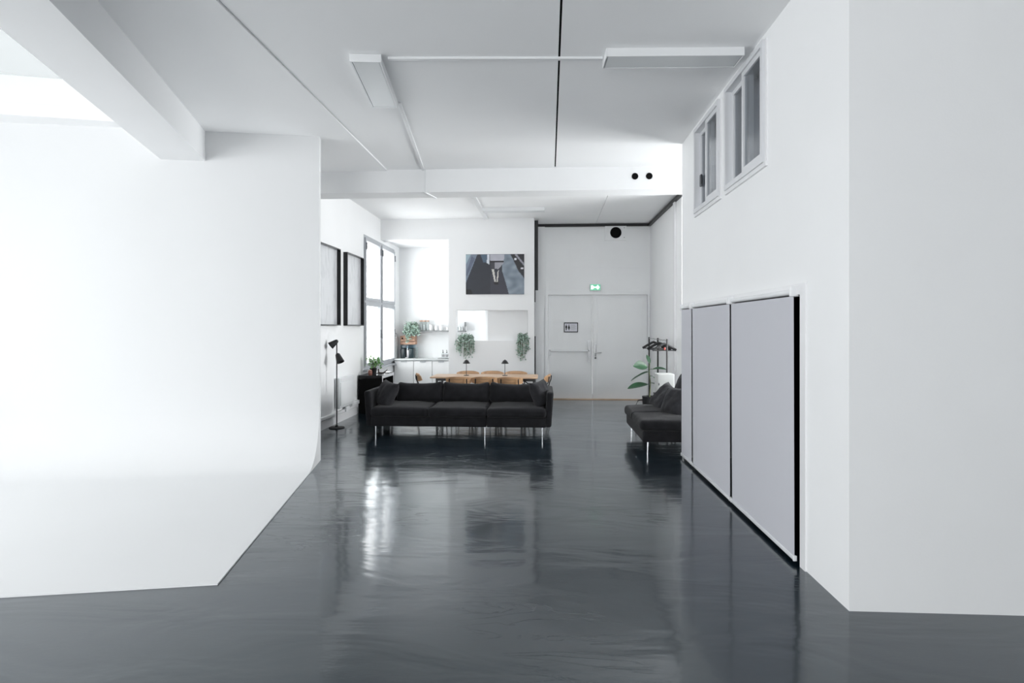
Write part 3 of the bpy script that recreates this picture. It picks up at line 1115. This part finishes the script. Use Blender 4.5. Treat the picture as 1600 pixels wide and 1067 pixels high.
# ================================================================== FLOOR LAMP
f = thing('floor_lamp', 'slim black floor lamp with two swivel shades beside the left wall', 'floor lamp', (-3.385, 9.25, 0))
MB().lathe([(.125, 0), (.128, .006), (.12, .016), (.025, .024), (.016, .05)], 28).build('base', M['black'], f)
MB().tube([(0, 0, .02), (0, 0, 1.40)], .0095, 10).build('pole', M['black'], f)


def shade(tip, direc, L, r0, r1):
    z = Vector(direc).normalized()
    q = z.to_track_quat('Z', 'Y').to_matrix().to_4x4()
    return MB().lathe([(r0 * .55, -.02), (r0, 0), (r1, L), (r1 - .004, L), (r0 - .005, .008)], 20, tip, q)


s1 = shade((0.0, 0, 1.42), (-.80, -.18, -.62), .125, .032, .062).build('lamp_shade', M['black'], f)
s2 = shade((0.015, 0, 1.20), (.42, -.25, -.87), .14, .038, .066).build('lamp_shade', M['black'], f)
MB().lathe([(.0, -.02), (.018, -.01), (.018, .012), (0, .02)], 12, (0, 0, 1.405)).build('swivel_joint', M['black'], f)
MB().lathe([(.0, -.02), (.018, -.01), (.018, .012), (0, .02)], 12, (0.005, 0, 1.205)).build('swivel_joint', M['black'], f)

# ================================================================== DESK AND ITS THINGS
DX, DY = -3.535, 10.80
d = thing('desk', 'glossy black waterfall desk against the left wall under the tall window', 'desk', (DX, DY, 0))
DW, DL, DH = .46, .86, .73
MB().box(0, DW, 0, DL, DH - .065, DH, .008).build('desktop', M['blackgloss'], d)
MB().box(0, DW, 0, .055, 0, DH - .066, .006).build('side_panel', M['void'], d)
MB().box(0, DW, DL - .055, DL, 0, DH - .066, .006).build('side_panel', M['void'], d)
MB().box(.02, .04, .055, DL - .055, .25, DH - .066).build('back_panel', M['blackgloss'], d)
MB().box(DW, DW + .004, .002, DL - .002, DH - .06, DH - .005).box(DW, DW + .004, .006, .05, .01, DH - .06).box(DW, DW + .004, DL - .05, DL - .006, .01, DH - .06).build('edge_reflection', M['alu'], d)  # pale strips paint in the light reflected by the black edges


def leaf_quad(m, c, dirv, L, Wd, nrm):
    dirv = Vector(dirv).normalized()
    side = dirv.cross(Vector(nrm))
    if side.length < 1e-3:
        side = dirv.cross(Vector((1, .3, .2)))
    side = side.normalized() * Wd / 2
    c = Vector(c)
    up = side.cross(dirv).normalized() * Wd * .18
    m.add([c, c + dirv * L * .45 + side, c + dirv * L, c + dirv * L * .45 - side, c + dirv * L * .45 - up], [(0, 1, 4), (1, 2, 4), (2, 3, 4), (3, 0, 4)])


def rv(a=1.):
    return Vector((rnd.uniform(-a, a), rnd.uniform(-a, a), rnd.uniform(-a, a)))


pp = thing('potted_plant', 'bushy light green herb in a black pot on the black desk', 'plant', (-3.31, 11.02, DH))
MB().lathe([(.055, 0), (.07, .12), (.073, .125), (.066, .125), (.062, .10)], 18).build('pot', M['black'], pp)
st, fo = MB(), MB()
for i in range(20):
    a = rnd.uniform(0, 6.28)
    r_ = rnd.uniform(.02, .175)
    top = Vector((r_ * math.cos(a), r_ * math.sin(a) * .9, rnd.uniform(.18, .34)))
    st.tube([(.02 * math.cos(a), .02 * math.sin(a), .10), top * .6 + Vector((0, 0, .06)), top], .003, 5)
    for k in range(9):
        dv = rv() + Vector((math.cos(a), math.sin(a), .3)) * .6
        leaf_quad(fo, top + rv(.045), dv, rnd.uniform(.04, .07), rnd.uniform(.03, .045), (0, 0, 1))
st.build('stem', M['stem'], pp)
fo.build('foliage', M['herb'], pp, 'stuff')
tp = thing('jar', 'small brown glazed jar in front of the herb pot on the black desk', 'jar', (-3.33, 10.88, DH))
MB().lathe([(.034, 0), (.04, .02), (.04, .07), (.03, .088)], 16).build('jar_body', M['terra'], tp)
MB().lathe([(.032, .088), (.032, .098), (.010, .102)], 16).build('lid', M['craft'], tp)
fg = thing('figurine', 'small dark bird shaped figurine right of the herb pot on the black desk', 'figurine', (-3.16, 11.02, DH))
MB().soft(0, 0, .028, .13, .05, .045, .02, 3).build('body', M['bronze'], fg)
MB().tube([(-.045, 0, .04), (-.05, 0, .08), (-.045, 0, .11)], .016, 8, .010).build('head', M['bronze'], fg)
MB().tube([(.05, 0, .035), (.09, 0, .06), (.13, 0, .10)], .018, 8, .005).build('tail', M['bronze'], fg)
lt = thing('laptop', 'closed grey laptop lying at the far end of the black desk', 'laptop', (-3.24, 11.45, DH))
MB().box(-.16, .16, -.11, .11, 0, .010, .003).build('laptop_base', M['steel'], lt)
MB().box(-.16, .16, -.11, .11, .011, .018, .003).build('laptop_lid', M['steel'], lt)

# ================================================================== KITCHEN
KY = 13.40
first = None
doors_l = ['white kitchen base cabinet at the left end next to the tall window',
           'white kitchen base cabinet in the middle of the run',
           'white kitchen base cabinet at the right end beside the picture wall',
           'white kitchen base cabinet hidden behind the picture wall']
kx = [-3.52, -3.06, -2.62, -2.19]
for i in range(3):
    wd_ = (kx + [-1.73])[i + 1] - kx[i] - .007
    k = thing('base_cabinet', doors_l[i], 'cabinet', (kx[i], KY, 0), 0, 'white base cabinets of the kitchen')
    MB().box(0, wd_, .02, .58, .08, .855).box(.02, wd_ - .02, .06, .56, 0, .08).build('cabinet_body', M['plastic'], k)
    dr = MB().box(.002, wd_ - .002, 0, .019, .085, .85, .002).build('door', M['ceramic'], k)
    MB().box(wd_ * .5 - .07, wd_ * .5 + .07, -.014, 0, .826, .849, .003).build('handle', M['greyframe'], dr)
wt = MB().box(-3.555, -1.2, KY - .02, 13.99, .862, .90, .004).build('worktop', M['worktop'])
tag(wt, 'pale grey kitchen worktop along the bright back wall', 'worktop')
k = thing('base_cabinet', 'white wide base unit carrying the right end of the worktop, behind the picture wall', 'cabinet', (-2.185, KY, 0), 0, 'white base cabinets of the kitchen')
MB().box(0, .95, .02, .58, .08, .855).build('cabinet_body', M['plastic'], k)
MB().box(.002, .47, 0, .019, .085, .85, .002).build('door', M['ceramic'], k)
MB().box(.48, .948, 0, .019, .085, .85, .002).build('door', M['ceramic'], k)
MB().box(.02, .93, .06, .56, 0, .08).build('plinth', M['plastic'], k)

sh = thing('wall_shelf', 'long grey wall shelf with upright end on the kitchen back wall', 'shelf', (-3.30, 13.78, 1.535))
MB().box(0, 1.40, 0, .22, 0, .03).build('shelf_board', M['greyedge'], sh)
MB().box(1.385, 1.40, 0, .22, .03, .24).build('end_panel', M['greyedge'], sh)
SHZ = 1.566


def trailing(name, label, loc, wx, wy, up, drops, nstr, nleaf, lsz, cat='plant', group=None, mt='trail', pot=True):
    """drops: function of x (-1..1) giving hanging length"""
    t = thing(name, label, cat, loc, 0, group)
    if pot:
        MB().lathe([(.05, 0), (.062, .09), (.065, .095), (.056, .095), (.052, .07)], 16).build('pot', M['black'], t)
    st_, fo_ = MB(), MB()
    for i in range(nstr):
        ux = rnd.uniform(-1, 1)
        x0 = ux * wx
        dl = drops(ux) * rnd.uniform(.55, 1.0)
        top = Vector((x0 * .75, -rnd.uniform(.02, wy), rnd.uniform(.05, up)))
        pth = [Vector((x0 * .2, 0, .08)), top + Vector((0, .01, .01)), Vector((x0, -wy * rnd.uniform(.85, 1.15), top.z * .3 - .03)), Vector((x0 + rnd.uniform(-.02, .02), -wy * rnd.uniform(.9, 1.2), -dl))]
        st_.tube(pth, .0022, 4)
        for k in range(nleaf):
            s_ = (k + rnd.random()) / nleaf
            seg = min(int(s_ * 3), 2)
            c = pth[seg].lerp(pth[seg + 1], s_ * 3 - seg) + rv(.02)
            leaf_quad(fo_, c, rv() + Vector((0, -.5, -.3)), lsz * rnd.uniform(.7, 1.25), lsz * .75, (0, -1, .4))
    st_.build('stem', M['stem'], t)
    fo_.build('foliage', M[mt], t, 'stuff')
    return t


GH = 'trailing plants in the serving hatch'
# pots stand on the hatch sill (z 1.353); strands spill over its edge
trailing('trailing_plant', 'broad trailing plant spilling over the left corner of the serving hatch', (-1.70, YB + .09, 1.353), .20, .13, .14, lambda u: .40 - .12 * abs(u), 42, 13, .042, group=GH)
trailing('trailing_plant', 'narrow trailing plant with one long tail at the right of the serving hatch', (-.46, YB + .07, 1.353), .125, .11, .17, lambda u: .56 - .30 * abs(u), 32, 14, .042, group=GH)
trailing('trailing_plant', 'trailing green plant hanging from the left end of the kitchen shelf', (-3.18, 13.88, SHZ), .17, .23, .22, lambda u: .30 if -.75 < u < -.25 else .10, 54, 12, .055, mt='trail')


def jar(label, x, y, lid=True):
    t = thing('storage_jar', label, 'jar', (x, y, SHZ), 0, 'glass storage jars on the kitchen shelf')
    MB().lathe([(.036, 0), (.038, .01), (.038, .215), (.035, .215), (.035, .012), (0, .012)], 14).build('jar_body', M['jarglass'], t)
    MB().lathe([(.037, .216), (.039, .222), (.039, .245), (.0, .246)], 14).build('lid', M['craft'], t)
    MB().lathe([(.034, .013), (.034, .15), (0, .152)], 12).build('contents', M['ceramic'], t)
    return t


jl = ['leftmost tall glass jar with wooden lid on the kitchen shelf', 'middle tall glass jar with wooden lid on the kitchen shelf', 'rightmost tall glass jar with wooden lid on the kitchen shelf']
for i in range(3):
    jar(jl[i], -2.985 + i * .082, 13.86)


def cup(name, label, cat, x, y, z, r_, h_, m_, group):
    t = MB().lathe([(r_ * .8, 0), (r_, h_ * .3), (r_, h_), (r_ - .006, h_), (r_ - .008, h_ * .3), (0, .01)], 16).build(name, M[m_])
    t.location = (x, y, z)
    tag(t, label, cat, group)
    return t


GC = 'white ceramics on the kitchen shelf'
for (x, r_, h_, lb) in ((-2.74, .05, .14, 'tall white mug just right of the glass jars on the shelf'),
                        (-2.61, .035, .13, 'slim white beaker, second piece right of the glass jars'),
                        (-2.49, .048, .135, 'wide white mug, third piece right of the glass jars'),
                        (-2.33, .035, .075, 'low white cup, fourth piece right of the glass jars')):
    cup('mug', lb, 'mug', x, 13.86, SHZ, r_, h_, 'ceramic', GC)
for i in range(4):
    cup('drinking_glass', ('clear tumbler right next to the low white cup on the kitchen shelf', 'second clear tumbler counting from the low white cup on the shelf', 'third clear tumbler counting from the low white cup on the shelf', 'last clear tumbler of the row, farthest from the white cups')[i], 'glass', -2.235 + i * .07, 13.88, SHZ, .03, .09, 'jarglass', 'tumblers on the kitchen shelf')
BL = ['leftmost small white bottle on the shelf seen through the serving hatch', 'middle small white bottle on the shelf seen through the serving hatch', 'rightmost small white bottle on the shelf seen through the serving hatch']
for i in range(3):
    t = MB().lathe([(.022, 0), (.022, .07), (.010, .09), (.010, .105), (0, .106)], 12).build('bottle', M[('ceramic', 'steel', 'ceramic')[i]])
    t.location = (-1.89 - .055 + i * .075 - .09, 13.83, SHZ)
    tag(t, BL[i] if i != 1 else 'small steel bottle between two white ones on the shelf seen through the hatch', 'bottle')

WZ = .901
cm = thing('coffee_machine', 'dark coffee machine with two towers and blue water tank on the worktop corner', 'coffee machine', (-3.30, 13.80, WZ))
MB().box(-.155, -.035, -.10, .14, 0, .235, .02).build('tower', M['coffee'], cm)
MB().box(.045, .165, -.10, .14, 0, .235, .02).build('tower', M['coffee'], cm)
MB().box(-.035, .045, -.02, .14, 0, .20, .008).build('brew_block', M['steel'], cm)
MB().box(-.035, .045, -.10, -.02, 0, .02, .005).build('drip_tray', M['steel'], cm)
MB().box(-.15, .16, -.08, .14, .237, .325, .012).build('water_tank', M['blueglass'], cm)
MB().lathe([(.018, .20), (.018, .29), (.01, .30)], 12, (.01, -.05, 0)).build('spout', M['chrome'], cm)
cr = thing('wooden_crate', 'tan wooden crate standing on top of the dark coffee machine', 'crate', (-3.29, 13.855, WZ + .326))
MB().box(-.17, .17, -.10, .12, 0, .012).build('crate_bottom', M['craft'], cr)
for zz in (.0, .075, .145):
    MB().box(-.18, .18, -.112, -.10, zz + .004, zz + .066, .002).build('slat', M['craft'], cr)
    MB().box(-.18, .18, .12, .132, zz + .004, zz + .066, .002).build('slat', M['craft'], cr)
for xx in (-.18, .168):
    MB().box(xx, xx + .012, -.10, .12, .004, .21, .002).build('end_board', M['craft'], cr)
MB().lathe([(.02, 0), (.02, .002)], 12, (-.125, -.112, .15), Matrix.Rotation(R(90), 4, 'X')).build('hand_hole', M['void'], cr)
gs = thing('glass_stack', 'tall stack of clear glasses right of the coffee machine on the worktop', 'glasses', (-3.045, 13.62, WZ))
for i in range(5):
    MB().lathe([(.034, .004), (.041, .055), (.039, .055), (.032, .008), (0, .008)], 14, (0, 0, i * .052)).build('tumbler', M['jarglass'], gs)
ty = MB().box(-2.52, -2.02, 13.53, 13.76, WZ, WZ + .012, .004).build('tray', M['greyedge'])
tag(ty, 'thin grey tray under the soap dispensers on the worktop', 'tray')


def soap(label, x):
    t = thing('soap_dispenser', label, 'soap dispenser', (x, 13.63, WZ + .012), 0, 'soap dispensers on the grey tray')
    MB().lathe([(.034, 0), (.036, .01), (.036, .105), (.014, .125)], 16).build('bottle', M['jarglass'], t)
    MB().lathe([(.037, .03), (.037, .085)], 16).build('label', M['label'], t)
    MB().lathe([(.016, .125), (.016, .145), (.006, .147), (.006, .19)], 12).tube([(0, 0, .188), (0, -.04, .188), (0, -.045, .178)], .006, 6).build('pump', M['black'], t)


soap('left soap dispenser with black pump on the grey tray', -2.405)
soap('right soap dispenser with black pump on the grey tray', -2.315)
b_ = thing('bottle', 'tall slim white bottle right of the soap dispensers at the tray end', 'bottle', (-2.175, 13.63, WZ + .012))
MB().lathe([(.024, 0), (.026, .01), (.026, .21), (.012, .24)], 14).build('bottle_body', M['ceramic'], b_)
MB().lathe([(.013, .24), (.013, .30), (.0, .302)], 12).build('cap', M['ceramic'], b_)
tap = thing('tap', 'slim steel kitchen tap at the right edge of the kitchen opening', 'tap', (-2.10, 13.86, WZ))
MB().lathe([(.022, 0), (.022, .04), (.012, .045)], 12).build('tap_base', M['chrome'], tap)
MB().tube([(0, 0, .04), (0, 0, .27), (-.01, -.04, .30), (-.02, -.10, .29)], .009, 8).build('spout', M['chrome'], tap)

# ================================================================== DINING TABLE AND CHAIRS
TX0, TX1, TY0, TY1 = -2.08, -.115, 10.40, 11.10
tb_ = thing('dining_table', 'long pale oak dining table on black trestle legs behind the long sofa', 'table', ((TX0 + TX1) / 2, (TY0 + TY1) / 2, 0))
hl, hw = (TX1 - TX0) / 2, (TY1 - TY0) / 2
MB().box(-hl, hl, -hw, hw, .715, .742, .004).build('tabletop', M['oaktop'], tb_)
MB().box(-hl + .10, hl - .05, -hw + .05, -hw + .09, .665, .714).box(-hl + .10, hl - .05, hw - .09, hw - .05, .665, .714).box(-hl + .10, -hl + .14, -hw + .09, hw - .09, .665, .714).box(hl - .09, hl - .05, -hw + .09, hw - .09, .665, .714).build('apron', M['black'], tb_)
for sx in (-1, 1):
    for sy in (-1, 1):
        xx = sx * (hl - .07) if sx > 0 else -hl + .12
        MB().box(xx - .02, xx + .02, sy * (hw - .07) - .02, sy * (hw - .07) + .02, 0, .664, .003).build('leg', M['black'], tb_)
        MB().tube([(xx - sx * .02, sy * (hw - .07), .50), (xx - sx * .26, sy * (hw - .07), .664)], .012, 6).build('brace', M['black'], tb_)
    MB().box(xx - .015, xx + .015, -hw + .09, hw - .09, .10, .13).build('stretcher', M['black'], tb_)


def make_chair(label):
    t = thing('dining_chair', label, 'chair', (0, 0, 0), 0, 'oak and black dining chairs')
    # chair faces +y; back panel is at y = 0
    m = MB()
    n_ = 14
    vs, fs = [], []
    for (off) in (0, .012):
        for j in range(7):
            for i in range(n_ + 1):
                u_ = -1 + 2 * i / n_
                v_ = -1 + 2 * j / 6
                zz = .705 + v_ * .072 * (1 - .45 * abs(u_) ** 3)
                rr = .36 + off
                a = u_ * .66
                vs.append((rr * math.sin(a), .36 - rr * math.cos(a) - .015 * v_, zz))
    k = 7 * (n_ + 1)
    for j in range(6):
        for i in range(n_):
            a = j * (n_ + 1) + i
            q = (a, a + 1, a + n_ + 2, a + n_ + 1)
            fs += [tuple(reversed(q)), tuple(k + c for c in q)]
    bd = [i for i in range(n_ + 1)] + [j * (n_ + 1) + n_ for j in range(1, 7)] + [6 * (n_ + 1) + i for i in range(n_ - 1, -1, -1)] + [j * (n_ + 1) for j in range(5, 0, -1)]
    for a, b in zip(bd, bd[1:] + bd[:1]):
        fs.append((a, b, b + k, a + k))
    m.add(vs, fs)
    m.build('backrest', M['oak'], t)
    s_ = MB().soft(0, .25, .448, .42, .40, .022, .0105, 6)
    for p_ in s_.v:
        p_.z += .03 * (p_.x / .21) ** 2 - .012
        p_.x *= 1 - .12 * max(0, (p_.y - .3) / .15) ** 2
    s_.build('seat', M['oak'], t)
    for sx in (-1, 1):
        MB().tube([(sx * .21, -.02, .0), (sx * .185, .06, .43), (sx * .16, .02, .60), (sx * .155, -.008, .66), (sx * .152, -.016, .74)], .0105, 8).build('leg', M['black'], t)
        MB().tube([(sx * .20, .46, .0), (sx * .175, .40, .43)], .0105, 8).build('leg', M['black'], t)
        MB().tube([(sx * .183, .06, .428), (sx * .175, .40, .43)], .009, 8).build('seat_rail', M['black'], t)
    return t


c0 = make_chair('left chair of the three near dining chairs, right behind the sofa')
c0.location = (-1.51, 10.07, 0)
dup(c0, (-1.055, 10.12, 0), R(1), 'middle chair of the three near dining chairs, right behind the sofa')
dup(c0, (-.60, 10.06, 0), R(-2), 'right chair of the three near dining chairs, right behind the sofa')
dup(c0, (-1.51, 11.44, 0), R(180), 'left chair of the three on the far side of the dining table')
dup(c0, (-1.025, 11.45, 0), R(181), 'middle chair of the three on the far side of the dining table')
dup(c0, (-.555, 11.44, 0), R(179), 'right chair of the three on the far side of the dining table')
dup(c0, (-2.40, 10.78, 0), R(-74), 'dining chair at the left head of the table, before the white cabinets')
dup(c0, (.10, 10.75, 0), R(82), 'dining chair at the right head of the table, beyond the sofa armrest')


def table_lamp(label, x):
    t = thing('table_lamp', label, 'lamp', (x, 10.75, .742), 0, 'little black lamps on the dining table')
    MB().lathe([(.05, 0), (.05, .008), (.008, .012)], 18).build('base', M['black'], t)
    MB().tube([(0, 0, .01), (0, 0, .27)], .0055, 8).build('stem', M['black'], t)
    MB().lathe([(.073, .225), (.034, .283), (.012, .292), (.008, .30), (0, .301)], 20).lathe([(.070, .225), (.032, .279)], 20).build('lamp_shade', M['black'], t)


table_lamp('left of the two small black lamps on the dining table', -1.455)
table_lamp('right of the two small black lamps on the dining table', -.73)

# ================================================================== CLOTHES RAIL CORNER
RX = 2.10
ra = thing('clothes_rail', 'black freestanding clothes rail along the far right wall', 'clothes rail', (RX, 10.88, 0))
Y0, Y1, RZ = -.90, .98, 1.435
MB().tube([(.0, Y0, RZ - .015), (.04, Y1, RZ - .015)], .008, 8).build('hanging_bar', M['steel'], ra)
for (xx, yy) in ((.0, Y0), (.02, .0), (.035, Y1)):
    MB().tube([(xx, yy, .03), (xx, yy, RZ + .01)], .0155, 8).build('post', M['black'], ra)
    MB().box(xx - .2, xx + .2, yy - .018, yy + .018, 0, .03, .004).build('foot', M['black'], ra)
MB().tube([(.01, Y0, .18), (.04, Y1, .18)], .012, 8).build('lower_bar', M['black'], ra)


def hanger(label, x, y, rz):
    t = thing('coat_hanger', label, 'hanger', (x, y, RZ - .015), rz, 'black hangers on the clothes rail')
    hk = [(.022 * math.sin(a), 0, -.010 + .022 * math.cos(a)) for a in [R(-95 + 20 * i) for i in range(14)]]
    MB().tube([(0, 0, -.065), (0, 0, -.034)] + list(reversed(hk)), .0028, 6).build('hook', M['steel'], t)
    MB().tube([(-.215, 0, -.175), (-.12, 0, -.12), (-.03, 0, -.072), (0, 0, -.064), (.03, 0, -.072), (.12, 0, -.12), (.215, 0, -.175)], .023, 8).build('shoulder', M['black'], t)
    MB().tube([(-.205, 0, -.180), (.205, 0, -.180)], .010, 6).build('trouser_bar', M['black'], t)
    return t


hanger('black coat hanger farthest along the clothes rail, toward the doors', RX + .03, 11.35, R(8))
hanger('black coat hanger in the middle of the clothes rail', RX + .02, 10.75, R(-14))
h3 = hanger('black coat hanger with a red tag, nearest on the clothes rail', RX + .01, 10.25, R(12))
MB().box(-.012, .012, -.022, -.012, -.17, -.13).build('size_tag', M['red'], h3)

# rubber plant
rp = thing('potted_rubber_plant', 'rubber plant with large dark leaves in a black basket pot by the clothes rail', 'plant', (1.86, 10.30, 0))
MB().lathe([(.10, 0), (.125, .40), (.13, .43), (.115, .43), (.11, .36)], 20).build('pot', M['black'], rp)
MB().lathe([(.10, .34), (.11, .37), (0, .38)], 16).build('soil', M['bronze'], rp)
MB().tube([(-.11, -.02, .37), (-.20, -.04, .36), (-.245, -.05, .28), (-.25, -.05, .12), (-.24, -.05, .02)], .012, 8).build('pot_handle', M['black'], rp)
MB().tube([(0, 0, .36), (.02, .0, .65), (.0, .02, .86), (.01, .02, 1.0)], .011, 8, .006).build('stem', M['stem'], rp)


def big_leaf(base, direc, L, Wd, droop, roll=0.):
    base = Vector(base)
    f_ = Vector(direc).normalized()
    side = f_.cross(Vector((0, 0, 1))).normalized()
    up = side.cross(f_).normalized()
    side, up = side * math.cos(roll) + up * math.sin(roll), up * math.cos(roll) - side * math.sin(roll)
    n_ = 10
    vs, fs = [], []
    MBt = MB()
    MBt.tube([(0, 0, base.z), base.lerp(Vector((0, 0, base.z)), .3) + Vector((0, 0, .01)), base], .005, 5)
    k0 = 0
    for i in range(n_ + 1):
        s_ = i / n_
        wd_ = Wd / 2 * (math.sin(math.pi * min(1, s_ * .97 + .015)) ** .75)
        c = base + f_ * L * s_ + Vector((0, 0, -droop * s_ * s_))
        for q in (-1, -.5, 0, .5, 1):
            vs.append(c + side * wd_ * q + up * (abs(q) * wd_ * .28))
    for i in range(n_):
        for j in range(4):
            a = i * 5 + j
            fs.append((a, a + 1, a + 6, a + 5))
    k = len(vs)
    vs2 = [p_ - up * .002 for p_ in vs]
    MBt.add(vs + vs2, fs + [tuple(k + c for c in reversed(q)) for q in fs])
    return MBt


big_leaf((-.04, -.01, .94), (-.9, -.4, .30), .30, .20, .06, .9).build('leaf', M['leaf'], rp)
big_leaf((-.02, -.03, .86), (-.9, -.35, -.22), .36, .17, .07, -.35).build('leaf', M['leaf'], rp)
big_leaf((-.03, -.02, .64), (-.95, -.25, -.05), .38, .16, .05, .45).build('leaf', M['leaf'], rp)
big_leaf((.05, -.02, .78), (.5, -.7, -.5), .25, .17, .06, .3).build('leaf', M['leaf'], rp)
big_leaf((.05, .01, .90), (.8, -.2, .15), .26, .15, .05, -.2).build('leaf', M['leaf'], rp)
big_leaf((.03, .0, .66), (.7, .4, -.1), .24, .15, .05, 0).build('leaf', M['leaf'], rp)
big_leaf((.01, .02, 1.0), (-.2, .4, .8), .18, .08, .0, 0).build('leaf', M['leaf'], rp)

# stool with white box
sl = thing('stool', 'black stool carrying the white box beside the short sofa', 'stool', (1.985, 9.62, 0))
MB().box(-.16, .16, -.15, .15, .535, .56, .006).build('seat', M['black'], sl)
for sx in (-1, 1):
    for sy in (-1, 1):
        MB().tube([(sx * .145, sy * .135, 0), (sx * .13, sy * .12, .536)], .014, 8).build('leg', M['black'], sl)
    MB().tube([(sx * .14, -.13, .2), (sx * .14, .13, .2)], .009, 6).build('stretcher', M['black'], sl)
bx = thing('metal_box', 'pale grey lockable box standing on the black stool', 'box', (1.985, 9.62, .561))
MB().box(-.14, .13, -.13, .14, 0, .325, .008).build('box_body', M['boxgrey'], bx)
MB().box(-.132, .122, -.142, -.131, .008, .317, .004).build('box_door', M['boxgrey'], bx)
MB().box(-.128, -.112, -.152, -.142, .14, .18, .003).build('latch', M['darkmetal'], bx)
